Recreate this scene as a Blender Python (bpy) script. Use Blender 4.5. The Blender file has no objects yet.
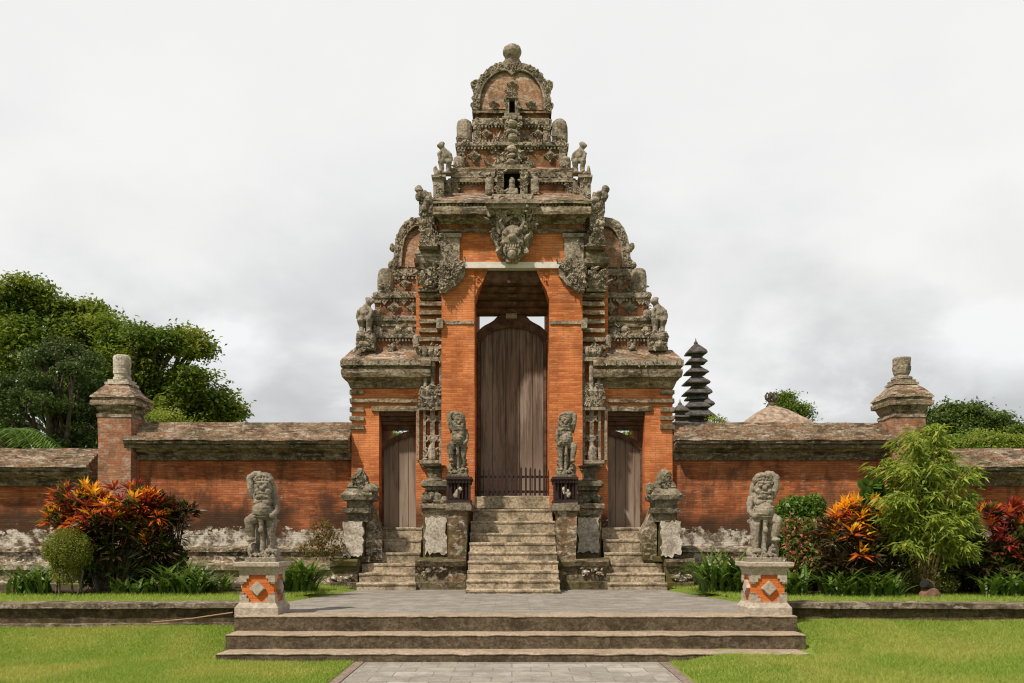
import bpy, math, random
import numpy as np
from mathutils import Vector, noise, Matrix
random.seed(7); RNG = np.random.default_rng(7)
SC = bpy.context.scene
COL = SC.collection
R = math.radians

# ------------------------------------------------------------------ camera, sky, sun, exposure
FPX, CXP, HOR, EYE = 830.0, 511.5, 538.0, 0.99
cam = bpy.data.cameras.new('camera'); camo = bpy.data.objects.new('camera', cam); COL.objects.link(camo)
camo.location = (0, 0, EYE); camo.rotation_euler = (R(90), 0, 0)
cam.sensor_width = 36; cam.lens = FPX / 1024 * 36; cam.shift_y = (HOR - 341.5) / 1024
cam.clip_end = 3000; cam.clip_start = .05
SC.camera = camo
SUN_DIR = Vector((0.46, 0.50, -0.92)).normalized()          # the way the light travels
sun_el = math.asin(-SUN_DIR.z); sun_az = math.atan2(-SUN_DIR.x, -SUN_DIR.y)
sl = bpy.data.lights.new('sun', 'SUN'); so = bpy.data.objects.new('sun', sl); COL.objects.link(so)
sl.energy = 4.9; sl.angle = R(2.0); sl.color = (1.0, .91, .79)
so.rotation_euler = SUN_DIR.to_track_quat('-Z', 'Y').to_euler(); so.location = (-20, -20, 40)
SC.view_settings.view_transform = 'Standard'; SC.view_settings.look = 'None'
SC.view_settings.exposure = 0.0; SC.view_settings.gamma = 1.0; SC.view_settings.use_curve_mapping = False
SC.cycles.filter_width = 1.15

class NT:
    """terse node builder"""
    def __init__(s, tree): s.t = tree; s.n = tree.nodes; s.l = tree.links
    def new(s, typ, props=None, ins=None):
        nd = s.n.new(typ)
        for k, v in (props or {}).items(): setattr(nd, k, v)
        for k, v in (ins or {}).items(): s.put(nd.inputs[k], v)
        return nd
    def put(s, sock, v):
        if isinstance(v, bpy.types.NodeSocket): s.l.new(v, sock)
        elif isinstance(v, (tuple, list)) and len(v) == 3 and sock.type == 'RGBA': sock.default_value = (*v, 1)
        else: sock.default_value = v
    def math(s, op, a, b=0.0, clamp=False):
        nd = s.new('ShaderNodeMath', {'operation': op, 'use_clamp': clamp}, {0: a, 1: b}); return nd.outputs[0]
    def noise(s, vec, scale, detail=4, rough=.55, dist=0.0):
        return s.new('ShaderNodeTexNoise', None, {'Vector': vec, 'Scale': scale, 'Detail': detail, 'Roughness': rough, 'Distortion': dist}).outputs[0]
    def ramp(s, v, lo, hi, smooth=True):
        return s.new('ShaderNodeMapRange', {'interpolation_type': 'SMOOTHSTEP' if smooth else 'LINEAR'}, {0: v, 1: lo, 2: hi, 3: 0.0, 4: 1.0}).outputs[0]
    def mix(s, f, a, b, mode='MIX'):
        nd = s.new('ShaderNodeMix', {'data_type': 'RGBA', 'blend_type': mode})
        s.put(nd.inputs[0], f); s.put(nd.inputs[6], a); s.put(nd.inputs[7], b); return nd.outputs[2]
    def xyz(s, x, y, z): return s.new('ShaderNodeCombineXYZ', None, {0: x, 1: y, 2: z}).outputs[0]
    def sep(s, v): return s.new('ShaderNodeSeparateXYZ', None, {0: v}).outputs
    def vmul(s, v, k): return s.new('ShaderNodeVectorMath', {'operation': 'MULTIPLY'}, {0: v, 1: k}).outputs[0]

# overcast, bright sky: Nishita behind broken cloud
w = bpy.data.worlds.new('World'); SC.world = w; w.use_nodes = True
t = NT(w.node_tree); t.n.clear()
sky = t.new('ShaderNodeTexSky', {'sky_type': 'NISHITA', 'sun_disc': False, 'sun_elevation': sun_el, 'sun_rotation': sun_az, 'air_density': 1.0, 'dust_density': 2.0})
d = t.new('ShaderNodeTexCoord').outputs['Generated']
dx, dy, dz = t.sep(d)
den = t.math('ADD', t.math('MAXIMUM', dz, 0.0), 0.28)
flat = t.xyz(t.math('DIVIDE', dx, den), t.math('DIVIDE', dy, den), 0.0)
n1 = t.noise(flat, 1.15, 7, .52, .25)
n2 = t.noise(t.vmul(d, (1, 1, 2.2)), 2.1, 6, .55, .3)
n3 = t.noise(t.vmul(d, (1, 1, 1.3)), 7.0, 6, .6, .4)
grey = t.ramp(t.math('ADD', t.math('MULTIPLY', n1, .6), t.math('MULTIPLY', n2, .4)), .40, .60)
low = t.math('SUBTRACT', 1.0, t.ramp(dz, .10, .50))
shade = t.math('MULTIPLY', grey, t.math('ADD', t.math('MULTIPLY', low, .9), .15))
cumu = t.math('MULTIPLY', t.ramp(n3, .50, .60), t.math('SUBTRACT', 1.0, t.ramp(dz, .12, .27)))
val = t.math('SUBTRACT', .94, t.math('MULTIPLY', shade, .34))
val = t.math('ADD', val, t.math('MULTIPLY', cumu, .12))
def lobe(px, py, sx_, sz_):      # a cloud bank in a given direction of the sky
    ux, uz = (px - 511.5) / 830, (538 - py) / 830
    ax = t.math('DIVIDE', t.math('SUBTRACT', t.math('DIVIDE', dx, t.math('MAXIMUM', dy, .05)), ux), sx_)
    az = t.math('DIVIDE', t.math('SUBTRACT', t.math('DIVIDE', dz, t.math('MAXIMUM', dy, .05)), uz), sz_)
    r2 = t.math('ADD', t.math('MULTIPLY', ax, ax), t.math('MULTIPLY', az, az))
    r2 = t.math('ADD', r2, t.math('MULTIPLY', t.math('SUBTRACT', n3, .5), 3.6))
    return t.math('SUBTRACT', 1.0, t.ramp(r2, .0, 1.6))
for (px, py, a_, b_, k_) in ((228, 355, .06, .05, .2), (1000, 345, .085, .055, .2), (195, 332, .06, .03, .1), (1015, 250, .10, .08, -.07), (480, 275, .12, .05, -.05), (170, 215, .2, .06, -.04), (720, 280, .16, .06, -.05), (860, 310, .12, .05, -.05)):
    val = t.math('ADD', val, t.math('MULTIPLY', lobe(px, py, a_, b_), k_))
val = t.math('MINIMUM', val, .95)
# unseen sky overhead and behind the viewer, darkened to deepen the shadows
unseen_dim = t.math('ADD', t.math('MULTIPLY', t.ramp(dz, .55, .95), .38), t.math('MULTIPLY', t.ramp(t.math('MULTIPLY', dy, -1.0), -.25, .6), .30))
val = t.math('MULTIPLY', t.math('MULTIPLY', val, t.math('SUBTRACT', 1.0, unseen_dim)), 10.0)
ccol = t.mix(shade, (1.0, .998, .985), (.965, .985, 1.0))
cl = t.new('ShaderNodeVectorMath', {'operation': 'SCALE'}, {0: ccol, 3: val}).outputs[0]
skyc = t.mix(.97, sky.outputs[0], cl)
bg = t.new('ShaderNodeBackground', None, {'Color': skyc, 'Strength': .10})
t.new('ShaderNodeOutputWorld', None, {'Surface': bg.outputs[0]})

# ------------------------------------------------------------------ helpers
def X(px, d): return (px - CXP) * d / FPX
def Z(py, d): return EYE + (HOR - py) * d / FPX

def material(name, rough=.9, spec=.25):
    m = bpy.data.materials.new(name); m.use_nodes = True
    t = NT(m.node_tree); b = t.n['Principled BSDF']
    b.inputs['Roughness'].default_value = rough; b.inputs['Specular IOR Level'].default_value = spec
    return m, t, b

def wallcoords(t):
    g = t.new('ShaderNodeNewGeometry'); p = g.outputs['Position']
    x, y, z = t.sep(p)
    return g, p, x, y, z, t.xyz(t.math('ADD', x, y), z, 0.0)

def bump(t, b, h, strength, dist=.02):
    bn = t.new('ShaderNodeBump', None, {'Strength': strength, 'Distance': dist, 'Height': h})
    t.l.new(bn.outputs[0], b.inputs['Normal'])

def brick_mat(name, c1, c2, mortar, black=.35, white=.3, ruin=None, green=0.0, roughpatch=0.0):
    """fine thin red bricks; ruin=(z0,z1) adds the ragged bare plaster and black mould band of the wall foot"""
    m, t, b = material(name, .92, .15)
    g, p, x, y, z, uv = wallcoords(t)
    wob = t.noise(p, 2.2, 3)
    uv2 = t.new('ShaderNodeVectorMath', {'operation': 'ADD'}, {0: uv, 1: t.xyz(0.0, t.math('MULTIPLY', wob, .05), 0.0)}).outputs[0]
    bt = t.new('ShaderNodeTexBrick', {'offset': .5}, {'Vector': uv2, 'Color1': (0, 0, 0), 'Color2': (1, 1, 1), 'Mortar': (.5, .5, .5), 'Scale': 1.0, 'Mortar Size': .0055, 'Mortar Smooth': .4, 'Brick Width': .23, 'Row Height': .047})
    big = t.noise(p, .9, 5, .6); mid = t.noise(t.vmul(p, (1, 1, 3)), 3.0, 6, .65)
    col = t.mix(t.ramp(bt.outputs[0], 0.0, 1.0), c1, c2)
    col = t.mix(t.math('MULTIPLY', t.ramp(mid, .4, .75), .55), col, tuple(c * .55 for c in c2))
    col = t.mix(t.math('MULTIPLY', t.ramp(big, .45, .65), .55), col, tuple(min(1, c * 1.25 + .03) for c in c1))
    col = t.mix(t.math('MULTIPLY', bt.outputs[1], .6), col, mortar)
    # pale scratches along the courses
    wn = t.noise(t.vmul(p, (1, 1, 6)), 4.5, 7, .7); wm = t.noise(p, 1.3, 3)
    wmask = t.math('MULTIPLY', t.ramp(wn, .56, .66), t.ramp(wm, .40, .60))
    col = t.mix(t.math('MULTIPLY', wmask, white), col, (.56, .47, .38))
    if roughpatch:
        rn = t.noise(t.vmul(p, (1, 1, 2.4)), 9, 8, .8); rm = t.ramp(t.noise(p, 1.7, 5, .6), .25, .45)
        col = t.mix(t.math('MULTIPLY', t.math('MULTIPLY', t.ramp(rn, .44, .60), roughpatch), rm), col, t.mix(t.ramp(t.noise(p, 5, 5, .7), .4, .65), (.43, .36, .28), (.15, .11, .075)))
    # mould running down and in blotches
    bn = t.noise(t.vmul(p, (1, 1, .45)), 2.0, 9, .72, .3)
    bmask = t.ramp(bn, .44, .64)
    if black: col = t.mix(t.math('MULTIPLY', bmask, black), col, (.055, .035, .022))
    if green:
        gn = t.noise(p, 1.5, 6, .65); col = t.mix(t.math('MULTIPLY', t.ramp(gn, .5, .62), green), col, (.10, .085, .02))
    if ruin:
        z0, z1 = ruin
        e = t.noise(t.vmul(p, (1, 1, .8)), 1.1, 8, .62); e2 = t.noise(t.vmul(p, (1.3, 1, 2.0)), 3.2, 7, .7)
        hz = t.math('ADD', z, t.math('MULTIPLY', t.math('SUBTRACT', e, .5), 1.3))
        dark = t.math('SUBTRACT', 1.0, t.ramp(hz, z1, z1 + .45))
        dark = t.math('MULTIPLY', dark, t.ramp(t.noise(p, .55, 4), .25, .50))
        col = t.mix(t.math('MULTIPLY', dark, .88), col, (.045, .028, .017))
        hz2 = t.math('ADD', z, t.math('MULTIPLY', t.math('SUBTRACT', e2, .5), 1.1))
        pl = t.math('SUBTRACT', 1.0, t.ramp(hz2, z0, z0 + .05))
        pl = t.math('MULTIPLY', pl, t.ramp(t.noise(t.vmul(p, (1, 1, 1.4)), 1.15, 7, .66), .38, .47))
        pcol = t.mix(t.ramp(t.noise(p, 4.5, 8, .75), .42, .60), (.58, .53, .45), (.13, .10, .065))
        col = t.mix(pl, col, pcol)
    t.put(b.inputs['Base Color'], col)
    h = t.math('SUBTRACT', t.math('MULTIPLY', t.noise(p, 30, 4, .6), .6), t.math('MULTIPLY', bt.outputs[1], .8))
    bump(t, b, h, .55, .02)
    return m

def stone_mat(name, base, dark, pale, kd=.5, kp=.4, moss=0.0, carve=0.0, scale=1.0, rough=.95, brickbits=0.0, streak=(1, 1, 1.7)):
    m, t, b = material(name, rough, .12)
    g = t.new('ShaderNodeNewGeometry'); p = g.outputs['Position']
    nz = t.sep(g.outputs['Normal'])[2]
    a = t.noise(p, 2.3 * scale, 8, .68, .4); c = t.noise(t.vmul(p, streak), 7.5 * scale, 8, .74, .3); f = t.noise(p, 26 * scale, 5, .65)
    col = t.mix(t.ramp(f, .35, .68), tuple(v * .72 for v in base), tuple(v * 1.18 for v in base))
    if brickbits: col = t.mix(t.math('MULTIPLY', t.ramp(t.noise(t.vmul(p, (1, 1, 3.2)), 2.8, 8, .78), .45, .56), brickbits), col, t.mix(t.ramp(f, .35, .65), (.23, .085, .04), (.36, .15, .075)))
    col = t.mix(t.math('MULTIPLY', t.ramp(a, .45, .60), kd), col, dark)
    col = t.mix(t.math('MULTIPLY', t.ramp(c, .50, .60), kp), col, pale)
    col = t.mix(t.math('MULTIPLY', t.ramp(t.noise(p, 17 * scale, 8, .8), .49, .58), kd * .8), col, tuple(v * .7 for v in dark))
    if moss:
        mm = t.math('MULTIPLY', t.ramp(t.noise(p, 1.6, 7, .68), .42, .60), moss)
        col = t.mix(mm, col, (.085, .075, .018))
    t.put(b.inputs['Base Color'], col)
    h = t.math('ADD', t.math('MULTIPLY', f, .6), t.math('MULTIPLY', c, .8))
    if carve:
        vd = t.new('ShaderNodeTexVoronoi', {'feature': 'F1'}, {'Vector': t.new('ShaderNodeVectorMath', {'operation': 'ADD'}, {0: p, 1: t.vmul(t.new('ShaderNodeTexNoise', None, {'Vector': p, 'Scale': 6.0}).outputs[1], (.14, .14, .14))}).outputs[0], 'Scale': 15.0}).outputs[0]
        h = t.math('ADD', h, t.math('MULTIPLY', vd, -1.6 * carve))
    bump(t, b, h, .6, .02)
    return m

M = {}
M['brick'] = brick_mat('orange_brick', (.64, .225, .075), (.46, .125, .038), (.34, .13, .06), black=.28, white=.7, ruin=(1.25, 1.4))
M['brick_roof'] = brick_mat('weathered_roof_brick', (.36, .11, .035), (.25, .075, .03), (.15, .09, .055), black=.9, white=.6, green=.3, roughpatch=.75)
M['brick_pier'] = brick_mat('worn_pier_brick', (.40, .145, .06), (.32, .11, .05), (.22, .14, .09), black=.5, white=.8, roughpatch=.9)
M['brick_wall'] = brick_mat('old_wall_brick', (.44, .145, .05), (.26, .07, .026), (.18, .08, .045), black=.72, white=.7, ruin=(1.12, 1.38))
M['stone'] = stone_mat('weathered_carved_stone', (.345, .285, .215), (.05, .039, .027), (.54, .475, .375), .62, .42, carve=.45)
M['stone_green'] = stone_mat('mossy_carved_stone', (.25, .21, .15), (.036, .03, .02), (.46, .42, .34), .66, .42, moss=.25, carve=.5)
M['ledge'] = stone_mat('weathered_ledge_stone', (.315, .25, .18), (.042, .031, .021), (.62, .55, .43), .8, .62, moss=.3, brickbits=.3, streak=(.45, .45, 2.6))
M['coping'] = stone_mat('lichen_covered_tile', (.27, .205, .145), (.045, .033, .022), (.58, .52, .43), .66, .62, moss=.22, brickbits=.6, streak=(.55, .55, 2.8))
M['dome'] = stone_mat('weathered_pinkish_dome_plaster', (.40, .245, .155), (.08, .055, .036), (.52, .44, .35), .5, .6, brickbits=.45, streak=(.7, .7, 1.6))
M['moss'] = stone_mat('mossy_base_stone', (.16, .125, .075), (.028, .022, .011), (.45, .40, .30), .8, .25, moss=.9)
M['rubble'] = stone_mat('flaking_lime_rubble', (.30, .25, .18), (.035, .026, .015), (.70, .64, .54), .85, .85, moss=.45, brickbits=.4)
M['lime'] = stone_mat('peeling_lime_plaster', (.56, .50, .415), (.17, .12, .08), (.70, .65, .56), .6, .5)
M['step'] = stone_mat('pale_step_stone', (.50, .40, .285), (.12, .092, .056), (.56, .47, .35), .75, .4, moss=.14)
M['pier'] = stone_mat('dark_pier_rubble', (.19, .14, .085), (.03, .022, .012), (.66, .59, .49), .75, .6, moss=.45, brickbits=.35, scale=.6)
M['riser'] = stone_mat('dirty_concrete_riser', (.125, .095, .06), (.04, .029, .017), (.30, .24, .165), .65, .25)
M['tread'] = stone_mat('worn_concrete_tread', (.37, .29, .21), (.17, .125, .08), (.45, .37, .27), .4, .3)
M['statue'] = stone_mat('grey_statue_stone', (.30, .255, .20), (.105, .085, .062), (.38, .32, .24), .5, .25)
M['pedestal'] = stone_mat('clean_grey_stone', (.44, .375, .30), (.25, .20, .15), (.54, .47, .38), .3, .3)
M['pedestal_brick'] = brick_mat('fresh_orange_brick', (.60, .165, .04), (.56, .145, .035), (.5, .14, .035), black=0, white=.1)
M['retain'] = stone_mat('dark_retaining_stone', (.13, .09, .052), (.03, .022, .013), (.30, .26, .19), .75, .3, moss=.35)
M['retain_top'] = stone_mat('retaining_coping_stone', (.20, .155, .11), (.045, .033, .02), (.46, .41, .33), .8, .6)

def plain(name, col, rough=.6, spec=.3, var=.25, scale=8):
    m, t, b = material(name, rough, spec)
    g = t.new('ShaderNodeNewGeometry'); n = t.noise(g.outputs['Position'], scale, 5, .65)
    t.put(b.inputs['Base Color'], t.mix(t.ramp(n, .3, .7), tuple(c * (1 - var) for c in col), tuple(min(1, c * (1 + var)) for c in col)))
    bump(t, b, n, .25, .02)
    return m
M['white'] = plain('white_painted_beam', (.66, .61, .56), .7, .2, .12, 5)
M['niche_shade'] = plain('painted_niche_shade', (.016, .012, .009), 1.0, 0.0, .2)  # near-black colour paints in the shade inside the roof niches
M['redwood'] = plain('dark_red_painted_wood', (.035, .016, .013), .6, .3, .4)
M['darkwood'] = plain('dark_corbel_wood', (.105, .055, .034), .8, .2, .5, 6)
M['black'] = plain('black_lamp_metal', (.02, .018, .018), .35, .5, .2)
M['brownclay'] = plain('brown_clay', (.16, .09, .06), .8, .2, .3)
M['thatch_dark'] = plain('black_palm_fibre_thatch', (.085, .075, .072), .95, .05, .5, 3)
M['thatch'] = plain('faded_thatch', (.29, .215, .16), .95, .05, .5, 5)
M['bark'] = plain('bark', (.10, .08, .058), .95, .1, .4, 9)
M['bamboo'] = plain('dry_bamboo_pole', (.30, .19, .10), .6, .3, .25)

def wood_mat():
    m, t, b = material('weathered_door_planks', .8, .2)
    g, p, x, y, z, uv = wallcoords(t)
    s = t.noise(t.vmul(p, (14, 14, .55)), 1.6, 7, .65, .5); s2 = t.noise(t.vmul(p, (2.2, 2.2, .35)), 1.5, 5, .6)
    col = t.mix(t.ramp(s, .3, .7), (.062, .042, .031), (.225, .165, .125))
    col = t.mix(t.math('MULTIPLY', t.ramp(s2, .47, .62), .6), col, (.34, .275, .215))
    col = t.mix(t.math('MULTIPLY', t.ramp(t.noise(t.vmul(p, (5, 5, .8)), 2, 6, .7), .55, .68), .7), col, (.06, .036, .026))
    lowz = t.math('SUBTRACT', 1.0, t.ramp(t.math('ADD', z, t.math('MULTIPLY', s, 3.0)), 2.9, 4.9))
    col = t.mix(t.math('MULTIPLY', t.math('MULTIPLY', lowz, t.ramp(t.noise(t.vmul(p, (6, 6, .6)), 1.3, 5, .6), .30, .50)), .75), col, (.34, .275, .21))
    t.put(b.inputs['Base Color'], col); bump(t, b, s, .5, .015)
    return m
M['wood'] = wood_mat()

def pave_mat(name, c1, c2, bw, rh, mort, msize=.006):
    m, t, b = material(name, .85, .25)
    g = t.new('ShaderNodeNewGeometry'); p = g.outputs['Position']
    bt = t.new('ShaderNodeTexBrick', {'offset': .5}, {'Vector': p, 'Color1': c1, 'Color2': c2, 'Mortar': mort, 'Scale': 1.0, 'Mortar Size': msize, 'Mortar Smooth': .3, 'Brick Width': bw, 'Row Height': rh})
    n = t.noise(p, 3.5, 7, .65); n2 = t.noise(p, 30, 4, .6)
    col = t.mix(t.math('MULTIPLY', t.ramp(n, .4, .62), .65), bt.outputs[0], tuple(v * .68 for v in c1))
    col = t.mix(t.math('MULTIPLY', t.ramp(n2, .45, .7), .25), col, tuple(v * 1.25 for v in c2))
    t.put(b.inputs['Base Color'], col)
    bump(t, b, t.math('SUBTRACT', n2, bt.outputs[1]), .4, .01)
    return m
M['pave'] = pave_mat('grey_terrace_pavers', (.215, .195, .165), (.31, .28, .245), .5, .2, (.15, .13, .105))
M['path'] = pave_mat('grey_path_pavers', (.235, .215, .18), (.37, .34, .295), .42, .30, (.19, .155, .12), .008)
M['pathedge'] = stone_mat('reddish_path_edge', (.24, .185, .145), (.13, .1, .075), (.34, .28, .23), .3, .3)

def soil_mat():
    m, t, b = material('mown_grass_ground', .95, .05)
    p = t.new('ShaderNodeNewGeometry').outputs['Position']
    n = t.noise(p, .9, 6, .6); n2 = t.noise(p, 16, 5, .7)
    col = t.mix(t.ramp(n, .35, .65), (.13, .19, .030), (.19, .235, .042))
    col = t.mix(t.math('MULTIPLY', t.ramp(n2, .4, .7), .5), col, (.10, .13, .022))
    t.put(b.inputs['Base Color'], col); bump(t, b, n2, .5, .02)
    return m
M['soil'] = soil_mat()

def leaf_mat(name, a, c, trans=.35, patch=None, rough=.55, big=None):
    m, t, b = material(name, rough, .3)
    g = t.new('ShaderNodeNewGeometry'); r = g.outputs['Random Per Island']
    col = t.mix(r, a, c)
    if patch:
        n = t.noise(g.outputs['Position'], patch[0], 4, .6); col = t.mix(t.ramp(n, patch[1], patch[2]), col, patch[3])
    if big:
        n = t.noise(g.outputs['Position'], big[0], 3, .5); col = t.mix(t.math('MULTIPLY', t.ramp(n, .4, .62), big[2]), col, big[1])
    t.put(b.inputs['Base Color'], col)
    tr = t.new('ShaderNodeBsdfTranslucent', None, {'Color': t.mix(.5, col, t.mix(1.0, col, (1.6, 1.5, .8), 'MULTIPLY'))})
    mx = t.new('ShaderNodeMixShader', None, {0: trans, 1: b.outputs[0], 2: tr.outputs[0]})
    t.l.new(mx.outputs[0], t.n['Material Output'].inputs['Surface'])
    return m
L = {}
L['grass'] = leaf_mat('grass_blades', (.18, .285, .04), (.33, .41, .07), .4, big=(.75, (.44, .42, .11), .7))
L['grass_up'] = leaf_mat('upper_grass_blades', (.21, .31, .045), (.37, .44, .075), .4)
L['tree'] = leaf_mat('bright_tree_leaves', (.085, .15, .016), (.185, .265, .038), .42, big=(.25, (.29, .28, .045), .5))
L['tree_dark'] = leaf_mat('glossy_dark_leaves', (.032, .06, .014), (.10, .145, .04), .2, rough=.35)
L['tree_mid'] = leaf_mat('mid_green_leaves', (.055, .10, .014), (.14, .20, .032), .35)
L['palm'] = leaf_mat('palm_leaflets', (.06, .12, .015), (.14, .22, .03), .3)
L['shrub_light'] = leaf_mat('pale_shrub_leaves', (.18, .24, .035), (.32, .36, .07), .4)
L['lily'] = leaf_mat('dark_strap_leaves', (.05, .105, .016), (.15, .23, .04), .3, rough=.4)
L['ball'] = leaf_mat('clipped_olive_leaves', (.13, .16, .018), (.24, .26, .04), .3)
L['c_yellow'] = leaf_mat('yellow_croton_leaves', (.86, .50, .03), (.82, .34, .02), .35)
L['c_orange'] = leaf_mat('orange_croton_leaves', (.60, .17, .025), (.46, .075, .02), .35)
L['c_red'] = leaf_mat('red_croton_leaves', (.32, .045, .028), (.17, .02, .018), .3)
L['c_pink'] = leaf_mat('pink_croton_leaves', (.60, .12, .10), (.50, .07, .06), .3)
L['c_dark'] = leaf_mat('dark_purple_leaves', (.075, .035, .022), (.05, .055, .018), .2, rough=.4)
L['c_green'] = leaf_mat('olive_croton_leaves', (.10, .12, .018), (.06, .075, .014), .25, rough=.4)
L['bamboo'] = leaf_mat('lance_bamboo_leaves', (.17, .25, .028), (.38, .42, .07), .4)
L['bush'] = leaf_mat('green_bush_leaves', (.06, .13, .018), (.16, .25, .035), .35)
L['pinkish'] = leaf_mat('pinkish_young_leaves', (.58, .20, .13), (.42, .12, .09), .35)
L['ground'] = leaf_mat('low_moss_leaves', (.07, .085, .014), (.13, .13, .022), .3)

WL = {}
def wloc(o): return WL.get(o.name, Vector((0, 0, 0)))
def tag(o, label, cat, group=None):
    o['label'] = label; o['category'] = cat
    if group: o['group'] = group
    return o
def thing(name, label, cat, loc, group=None):
    o = bpy.data.objects.new(name, None); COL.objects.link(o); o.location = loc; WL[o.name] = Vector(loc)
    o.empty_display_size = .2
    return tag(o, label, cat, group)
def copy_tree(o, off, parent=None, fn=None):
    c = o.copy(); COL.objects.link(c); WL[c.name] = wloc(o) + Vector(off)
    if parent is None: c.location = Vector(o.location) + Vector(off)
    else: c.parent = parent
    for ch in list(o.children): copy_tree(ch, off, c)
    return c

class MB:
    def __init__(s): s.v = []; s.f = []; s.m = []
    def add(s, vs, fs, mi=0):
        o = len(s.v); s.v.extend(vs); s.f.extend([tuple(i + o for i in f) for f in fs]); s.m.extend([mi] * len(fs))
    def loft(s, levels, mi=0, seg=.16, cap=(True, True)):
        """levels: (x0,x1,y0,y1,z[,mi]) rings, perimeter cut every ~seg metres so weathering can bend it"""
        l0 = levels[0]
        nx = max(1, min(60, int(max(l[1] - l[0] for l in levels) / seg))); ny = max(1, min(60, int(max(l[3] - l[2] for l in levels) / seg)))
        vs, fs, mm = [], [], []
        rings = []
        for lv in levels:
            x0, x1, y0, y1, z = lv[:5]; r = []
            for i in range(nx): r.append((x0 + (x1 - x0) * i / nx, y0, z))
            for i in range(ny): r.append((x1, y0 + (y1 - y0) * i / ny, z))
            for i in range(nx): r.append((x1 - (x1 - x0) * i / nx, y1, z))
            for i in range(ny): r.append((x0, y1 - (y1 - y0) * i / ny, z))
            rings.append(len(vs)); vs += r
        n = 2 * (nx + ny); base = len(s.v)
        s.v.extend(vs)
        for k in range(len(levels) - 1):
            m2 = levels[k + 1][5] if len(levels[k + 1]) > 5 else mi
            a, b = rings[k] + base, rings[k + 1] + base
            for i in range(n):
                j = (i + 1) % n; s.f.append((a + i, a + j, b + j, b + i)); s.m.append(m2)
        if cap[0]: s.f.append(tuple(base + i for i in range(n))[::-1]); s.m.append(mi)
        if cap[1]:
            s.f.append(tuple(base + rings[-1] + i for i in range(n))); s.m.append(levels[-1][5] if len(levels[-1]) > 5 else mi)
    def box(s, x0, x1, y0, y1, z0, z1, mi=0, seg=.16):
        x0, x1 = min(x0, x1), max(x0, x1); z0, z1 = min(z0, z1), max(z0, z1)
        nz = max(1, min(12, int((z1 - z0) / .5)))
        s.loft([(x0, x1, y0, y1, z0 + (z1 - z0) * k / nz) for k in range(nz + 1)], mi, seg)
    def lathe(s, cx, cy, prof, n=18, mi=0, sq=1.0):
        vs, fs = [], []
        for r, z in prof:
            for i in range(n):
                a = 2 * math.pi * i / n; vs.append((cx + r * math.cos(a), cy + r * sq * math.sin(a), z))
        for k in range(len(prof) - 1):
            for i in range(n):
                j = (i + 1) % n; fs.append((k * n + i, k * n + j, (k + 1) * n + j, (k + 1) * n + i))
        fs.append(tuple(range(n))[::-1]); fs.append(tuple((len(prof) - 1) * n + i for i in range(n)))
        s.add(vs, fs, mi)
    def tube(s, pts, rads, n=6, mi=0):
        pts = [Vector(p) for p in pts]
        if not isinstance(rads, (list, tuple)): rads = [rads] * len(pts)
        vs, fs = [], []
        for k, p in enumerate(pts):
            tdir = (pts[min(k + 1, len(pts) - 1)] - pts[max(k - 1, 0)]); tdir = tdir.normalized() if tdir.length > 1e-9 else Vector((0, 0, 1))
            u = tdir.cross(Vector((0.13, 1, .07))); u.normalize(); v = tdir.cross(u)
            for i in range(n):
                a = 2 * math.pi * i / n; vs.append(tuple(p + (u * math.cos(a) + v * math.sin(a)) * rads[k]))
        for k in range(len(pts) - 1):
            for i in range(n):
                j = (i + 1) % n; fs.append((k * n + i, k * n + j, (k + 1) * n + j, (k + 1) * n + i))
        fs.append(tuple(range(n))[::-1]); fs.append(tuple((len(pts) - 1) * n + i for i in range(n)))
        s.add(vs, fs, mi)
    def blob(s, c, r, mi=0, nu=10, nv=7, rot=None, wob=0.0):
        vs, fs = [], []
        if not isinstance(r, (tuple, list)): r = (r, r, r)
        for k in range(1, nv):
            ph = math.pi * k / nv
            for i in range(nu):
                a = 2 * math.pi * i / nu
                p = Vector((r[0] * math.sin(ph) * math.cos(a), r[1] * math.sin(ph) * math.sin(a), r[2] * math.cos(ph)))
                if wob: p *= 1 + wob * noise.noise((p + Vector(c)) * 9)
                if rot: p = rot @ p
                vs.append((p.x + c[0], p.y + c[1], p.z + c[2]))
        tp = Vector((0, 0, r[2])); bt = Vector((0, 0, -r[2]))
        if rot: tp = rot @ tp; bt = rot @ bt
        vs += [(tp.x + c[0], tp.y + c[1], tp.z + c[2]), (bt.x + c[0], bt.y + c[1], bt.z + c[2])]
        T, B = len(vs) - 2, len(vs) - 1
        for k in range(nv - 2):
            for i in range(nu):
                j = (i + 1) % nu; fs.append((k * nu + i, (k + 1) * nu + i, (k + 1) * nu + j, k * nu + j))
        for i in range(nu):
            j = (i + 1) % nu; fs.append((T, i, j)); fs.append((B, (nv - 2) * nu + j, (nv - 2) * nu + i))
        s.add(vs, fs, mi)
    def prism(s, outline, y0, y1, mi=0):
        """outline: (x,z) list; extruded from y0 (front) to y1"""
        n = len(outline); vs = [(x, y0, z) for x, z in outline] + [(x, y1, z) for x, z in outline]
        area = sum(outline[i][0] * outline[(i + 1) % n][1] - outline[(i + 1) % n][0] * outline[i][1] for i in range(n))
        fr = tuple(range(n)); bk = tuple(range(n, 2 * n))[::-1]
        fs = [fr, bk] + [((i + 1) % n, i, n + i, n + (i + 1) % n) for i in range(n)]
        if area < 0: fs = [f[::-1] for f in fs]
        s.add(vs, fs, mi)
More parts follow.
